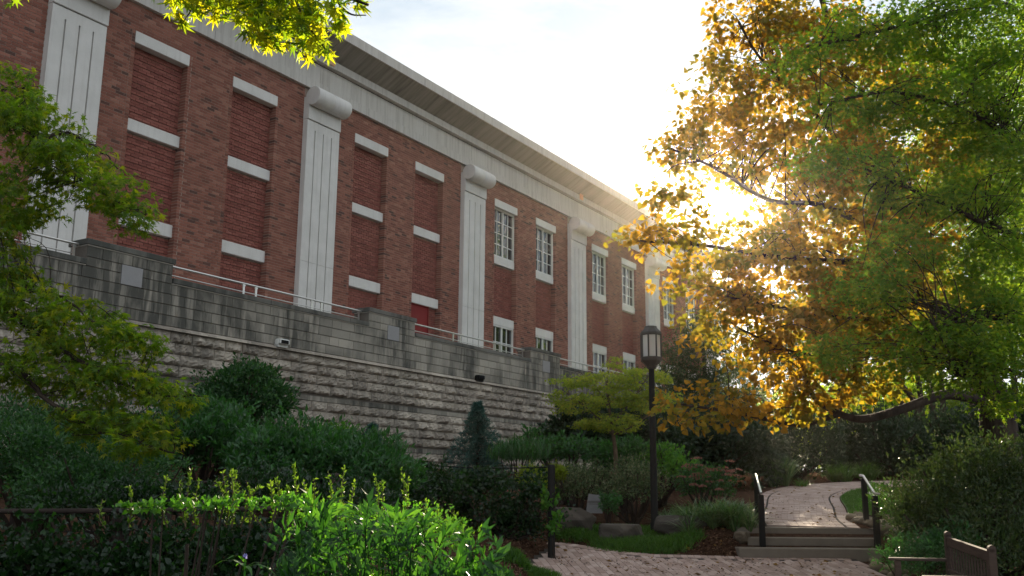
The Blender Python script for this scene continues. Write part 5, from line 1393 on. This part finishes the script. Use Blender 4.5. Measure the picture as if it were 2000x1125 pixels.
p = at(1030, 1112, 13.9); turf('grass_mat', p[0], p[1], .5, .35, 4000, .10, 'grass_blade')['label'] = 'grass tufts at the left edge of the brick plaza'
# lawn: patch on the inside of the bend
LV, LF = [], []
la = np.linspace(2.2, 9.0, 40)
for a in la:
    for off in (0.86, 1.6, 2.4, 3.4):
        x, y, th_ = path_pt(a, off); LV.append((x, y, float(path_z(y)) + .02))
for i in range(len(la) - 1):
    for k in range(3): LF.append([4 * i + k, 4 * i + k + 1, 4 * i + k + 5, 4 * i + k + 4])
struct('lawn', arr_mesh('lawn', LV, LF, True), 'grass_blade')
n_ = 26000; aa_ = rng.uniform(2.2, 9.0, n_); oo_ = .88 + 2.5 * rng.uniform(0, 1, n_)
PP = np.array([path_pt(a, o_)[:2] for a, o_ in zip(aa_, oo_)]); PP = np.column_stack([PP, path_z(PP[:, 1]) + .015])
V, F = leaves(PP, rng.normal(0, .4, PP.shape) + np.array([0, 0, 1.0]), rng.normal(0, 1, PP.shape), .06 * rng.uniform(.6, 1.2, n_), tmpl_blade(.12, .4))
o = part('lawn_grass', arr_mesh('lawn_grass', V, F), 'grass_blade'); o['kind'] = 'stuff'; o['label'] = 'bright mown grass on the inside of the path bend'; o['category'] = 'grass'
shrub('white_flowers', 'low plants with small white flowers on the lawn behind the right handrail', 'plant', [blob(1725, 985, 17.6, 32, 22, .5), blob(1715, 960, 19.5, 22, 14, .4)], 1800, .06, OVAL, 'leaf_bright')
shrub('white_blossoms', 'scatter of small white blossoms beside the right handrail', 'flower', [blob(1725, 972, 17.3, 28, 16, .4)], 130, .035, FLAT, 'petal_white', nst=2)
# big bush at the right
shrub('large_bush', 'large loose olive-green bush behind the bench at the right edge', 'shrub', [blob(1900, 970, 13.6, 150, 95, 1.2), blob(1970, 930, 13.8, 110, 80, 1.0), blob(1810, 1010, 13.4, 85, 70, .8), blob(1950, 1070, 12.6, 130, 80, .9)], 21000, .07, SIMPLE, 'leaf_bush', amp=.28, nst=40)
shrub('low_bush', 'low dark shrub at the foot of the large bush behind the bench armrest', 'shrub', [blob(1790, 1090, 12.6, 60, 38, .5), blob(1850, 1080, 12.4, 60, 45, .5)], 3600, .06, SIMPLE, 'leaf_laurel', amp=.25)
# fence climbers
shrub('climbing_vine', 'leafy vine climbing the wire fence left of the end post', 'vine', [blob(1000, 1010, 15.7, 85, 75, .35), blob(900, 1000, 16.3, 60, 70, .35), blob(1045, 960, 15.5, 30, 40, .2), blob(950, 945, 16.2, 60, 30, .25)], 7000, .06, IVY, 'leaf_ivy', amp=.3, thick=.5)
shrub('climbing_vine', 'brighter vine around the second post of the wire fence', 'vine', [blob(850, 950, 15.6, 55, 45, .35), blob(780, 960, 14.5, 70, 40, .4)], 3800, .06, IVY, 'leaf_ivy', amp=.3, thick=.5)
shrub('bright_creeper', 'fresh creeper leaves catching light at the foot of the end post', 'vine', [blob(1085, 1030, 15.2, 12, 20, .12), blob(1070, 985, 15.3, 16, 24, .12)], 220, .07, IVY, 'leaf_bright', nst=3)
# foreground ivy bank over the rail fence
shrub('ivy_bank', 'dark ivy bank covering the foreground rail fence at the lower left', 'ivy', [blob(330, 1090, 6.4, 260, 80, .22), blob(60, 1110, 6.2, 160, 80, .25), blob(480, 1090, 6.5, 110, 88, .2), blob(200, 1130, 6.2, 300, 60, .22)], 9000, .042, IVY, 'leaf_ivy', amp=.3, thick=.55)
shrub('ivy_patch', 'bright ivy leaves on top of the foreground rail fence', 'ivy', [blob(300, 992, 3.25, 60, 9, .08), blob(430, 988, 3.25, 100, 14, .1), blob(560, 983, 3.3, 80, 14, .1)], 430, .021, IVY, 'leaf_bright', amp=.5, thick=.6)
# upright privet shoots
shoots = [(353, 945, 6.6), (372, 918, 6.7), (388, 935, 6.6), (420, 938, 6.7), (434, 920, 6.7), (452, 921, 6.7), (458, 922, 6.8), (482, 940, 6.7), (506, 952, 6.6), (527, 940, 6.8), (540, 935, 6.7), (573, 908, 6.8), (594, 940, 6.8), (613, 935, 6.8), (641, 923, 6.9), (672, 912, 6.9), (694, 940, 6.9),
          (732, 930, 7.2), (745, 942, 7.2), (784, 915, 7.3), (797, 935, 7.3), (252, 948, 6.5), (200, 975, 6.4), (326, 930, 6.6), (660, 955, 6.8), (560, 950, 6.7), (476, 962, 6.6), (830, 975, 7.3), (855, 990, 7.4), (880, 1000, 7.4)]
shoots = [(x, y, Y * .5) for x, y, Y in shoots]
sh_V, sh_F = None, None
for i, (x, y, Y) in enumerate(shoots):
    p = at(x, y, Y); b_ = at(x + random.uniform(-12, 12), 1000, Y); b_[2] -= .05
    if i == 0:
        bs = np.array([b_[0], b_[1], tz(b_[0], b_[1]) - .05]); o = thing('privet_shrub', 'privet with many upright lit shoots above the foreground fence', 'shrub', bs)
    sp = spline([b_, (b_ + p) / 2 + rng.normal(0, .012, 3), p], 6)
    k = max(20, int(360 * (p[2] - b_[2]))); t1 = rng.uniform(.05, 1, k); ii_ = t1 * (len(sp) - 1); P = np.array([np.interp(ii_, np.arange(len(sp)), sp[:, c_]) for c_ in range(3)]).T
    A = rng.normal(0, .7, P.shape) + np.array([0, 0, 1.0]); V, F = leaves(P, A, rng.normal(0, 1, P.shape), .0165 * rng.uniform(.6, 1.2, k), OVAL)
    s_ = part('shoot', MB().tube(sp - bs, np.linspace(.0026, .001, len(sp)), 4).mesh('shoot'), 'pale_bark', o)
    part('shoot_leaves', arr_mesh('shoot_leaves', V - bs, F), 'leaf_tip', s_)
part('trunk', MB().tube([(0, 0, -.1), (0.02, 0, .7), (0.0, .03, 1.45)], [.02, .014, .006], 6).mesh('trunk'), 'bark', o)
shrub('privet_shrub', 'loose small-leaved privet growth behind the nandina', 'shrub', [blob(780, 1025, 3.6, 110, 38, .14), blob(880, 1050, 3.6, 60, 40, .14), blob(640, 1005, 3.4, 90, 22, .1)], 2600, .017, OVAL, 'leaf_bright', amp=.3, thick=.5)
# nandina with long pointed leaflets
b_ = at(760, 1125, 2.85); base = np.array([b_[0], b_[1], tz(b_[0], b_[1]) - .05])
nd = thing('nandina_shrub', 'nandina with long pointed fresh green leaflets in the lower centre foreground', 'shrub', base)
nl_me = arr_mesh('leaflet', *tmpl_simple(.29, .05, -.2))
V_, F_, of = [], [], 0; nleaf = 0
for k in range(115):
    x = random.uniform(560, 990); y = random.uniform(990, 1125) + max(0, (x - 780)) * .3 + max(0, 620 - x) * .3 + random.gauss(0, 8) - (25 if 560 < x < 760 and random.random() < .4 else 0); Y = 2.75 + random.uniform(-.12, .3)
    tip = at(x, y, Y); L = random.uniform(.06, .115); d = np.array([random.gauss(0, .75), random.gauss(0, .5) - .3, 1.0]); d /= np.linalg.norm(d)
    st0 = tip - d * L
    part('stem', MB().tube([np.array([random.gauss(0, .06) + (st0[0] - base[0]) * .6, (st0[1] - base[1]) * .6, .05]), st0 - base - np.array([0, 0, .15]), st0 - base, tip - base], [.005, .0025, .0015, .0008], 4, cap=False).mesh('stem'), 'leaf_nandina', nd)
    lead = 9
    for j in range(lead):
        f = j / (lead - 1); p = st0 + d * L * f; side = 1 if j % 2 else -1
        lat = np.cross(d, np.array([random.gauss(0, .3), -1, 0.2])); lat /= np.linalg.norm(lat)
        ax = d * (.5 + .7 * f) + lat * side * (1 - f * .85) + rng.normal(0, .15, 3) ; nrm = np.array([random.gauss(0, .3), -.6, .7]) + rng.normal(0, .35, 3)
        sz = random.uniform(.036, .066)
        if nleaf < 300 and y < 1100 and random.random() < .36:
            A = Vector(ax).normalized(); N_ = Vector(nrm); la_ = N_.cross(A).normalized(); u_ = A.cross(la_)
            part('leaflet', nl_me, 'leaf_nandina', nd, loc=p - base, rot=Matrix((A, la_, u_)).transposed().to_euler(), scale=(sz,) * 3); nleaf += 1
        else:
            V, F = leaves(p[None], ax[None], nrm[None], sz, tmpl_simple(.29, .05, -.2)); V_.append(V); F_.append(F + of); of += len(V)
Pq, Nq = [], []
for bb in (blob(800, 1110, 2.95, 180, 80, .2), blob(680, 1100, 2.95, 110, 70, .16), blob(900, 1130, 2.9, 90, 60, .18)):
    SEED[0] += 1; a_, c_ = shell_points(bb, 420, SEED[0], .45, .5); Pq.append(a_); Nq.append(c_)
Pq, Nq = np.vstack(Pq), np.vstack(Nq)
V, F = leaves(Pq, .6 * Nq + rng.normal(0, .9, Pq.shape) + np.array([0, 0, .1]), Nq * .6 + rng.normal(0, .6, Pq.shape), .025 * rng.uniform(.6, 1.2, len(Pq)), tmpl_simple(.29, .05, -.2)); V_.append(V); F_.append(F + of)
part('foliage', arr_mesh('foliage', np.vstack(V_) - base, np.vstack(F_)), 'leaf_nandina', nd, kind='stuff')
# dayflower with one violet bloom
b_ = at(478, 1150, 2.7); base = np.array([b_[0], b_[1], tz(b_[0], b_[1]) - .05]); top = at(479, 1092, 2.7)
df = thing('dayflower_plant', 'plant with broad arching leaves and one pale violet flower at the bottom edge', 'plant', base)
part('stem', MB().tube([(0, 0, 0), (top - base) * .6 + np.array([.01, 0, 0]), top - base], [.006, .004, .003], 5).mesh('stem'), 'leaf_bright', df)
lm_ = arr_mesh('leaf', *(lambda t_: (t_[0] * np.array([1, 1, 1]), t_[1]))(tmpl_blade(.22, .9)))
for a, L in ((R(175), .08), (R(20), .065), (R(240), .06), (R(300), .065), (R(130), .05), (R(-10), .085)):
    part('leaf', lm_, 'leaf_bright', df, loc=top - base - np.array([0, 0, random.uniform(.005, .03)]), rot=(0, -R(random.uniform(15, 40)), a), scale=(L,) * 3)
P = np.repeat((top + np.array([0, 0, .006]))[None], 7, 0); V, F = leaves(P, rnd_dir(7) + np.array([0, -.3, .6]), rnd_dir(7), .010, tmpl_flat(.8))
part('flower', arr_mesh('flower', V - base, F), 'petal_violet', df)
# wood chips and dark fallen bits
def chips(name, spots, m, size, label):
    X = np.array(spots); P = np.column_stack([X, [tz(x, y) - .03 for x, y in spots]]) if X.shape[1] == 2 else X
    V, F = leaves(P, rng.normal(0, 1, P.shape) * np.array([1, 1, .25]), rng.normal(0, .5, P.shape) + np.array([0, 0, 1]), size * rng.uniform(.5, 1.5, len(P)), tmpl_flat(.5, .15))
    o = part(name, arr_mesh(name, V, F), m); o['kind'] = 'stuff'; o['label'] = label; o['category'] = 'mulch'
sp_ = [(random.uniform(-.6, .55), random.uniform(12.5, 16.5)) for _ in range(2500)] + [(random.uniform(.5, 3.5), random.uniform(15.5, 19)) for _ in range(5000)] + [(random.uniform(2.9, 3.6), random.uniform(15.4, 16.0)) for _ in range(900)] + [(random.uniform(3, 9), random.uniform(20, 30)) for _ in range(3500)]
chips('bark_mulch', sp_, 'chips', .045, 'brown bark mulch scattered over the planting beds')
sp_ = []
for _ in range(420):
    x, y = random.uniform(.6, 5.1), random.triangular(13, 15.35, 15.2); sp_.append((x, y, float(plaza_z(y)) + .006))
for _ in range(60):
    x, y, th_ = path_pt(random.uniform(.2, 6), random.uniform(-.7, .7)); sp_.append((x, y, float(path_z(y)) + .015))
chips('leaf_litter', sp_, 'boulder_stone', .03, 'small dark leaf litter on the brick paving')

sp_ = []
for _ in range(150):
    x, y = random.uniform(.7, 5.2), random.triangular(12.8, 15.4, 15.3); sp_.append((x, y, float(plaza_z(y)) + .008))
for _ in range(90):
    x, y, th_ = path_pt(random.uniform(.1, 9), random.choice([-1, 1]) * random.triangular(0, .85, .8)); sp_.append((x, y, float(path_z(y)) + .018))
for _ in range(160):
    x, y = random.uniform(.6, 3.5), random.uniform(15.6, 18); sp_.append((x, y, tz(x, y) - .01))
chips('fallen_leaves', sp_, 'fallen_leaf', .07, 'fallen yellow and brown leaves on the paving and beds')
# ------------------------------------------------------------------ haze volume added for the glow around the sun
t = NT('haze')
pv = t.n.new('ShaderNodeVolumePrincipled')
pv.inputs['Color'].default_value = (1.0, 0.91, 0.78, 1); pv.inputs['Density'].default_value = 0.00026; pv.inputs['Anisotropy'].default_value = 0.9
t.link(pv.outputs[0], t.out.inputs['Volume'])
hz = part('haze', MB().box(-95, 120, -30, 142, -2.4, 24).mesh('haze'), 'haze'); hz['kind'] = 'stuff'; hz['label'] = 'thin warm haze added for the glow around the sun'; hz['category'] = 'haze'
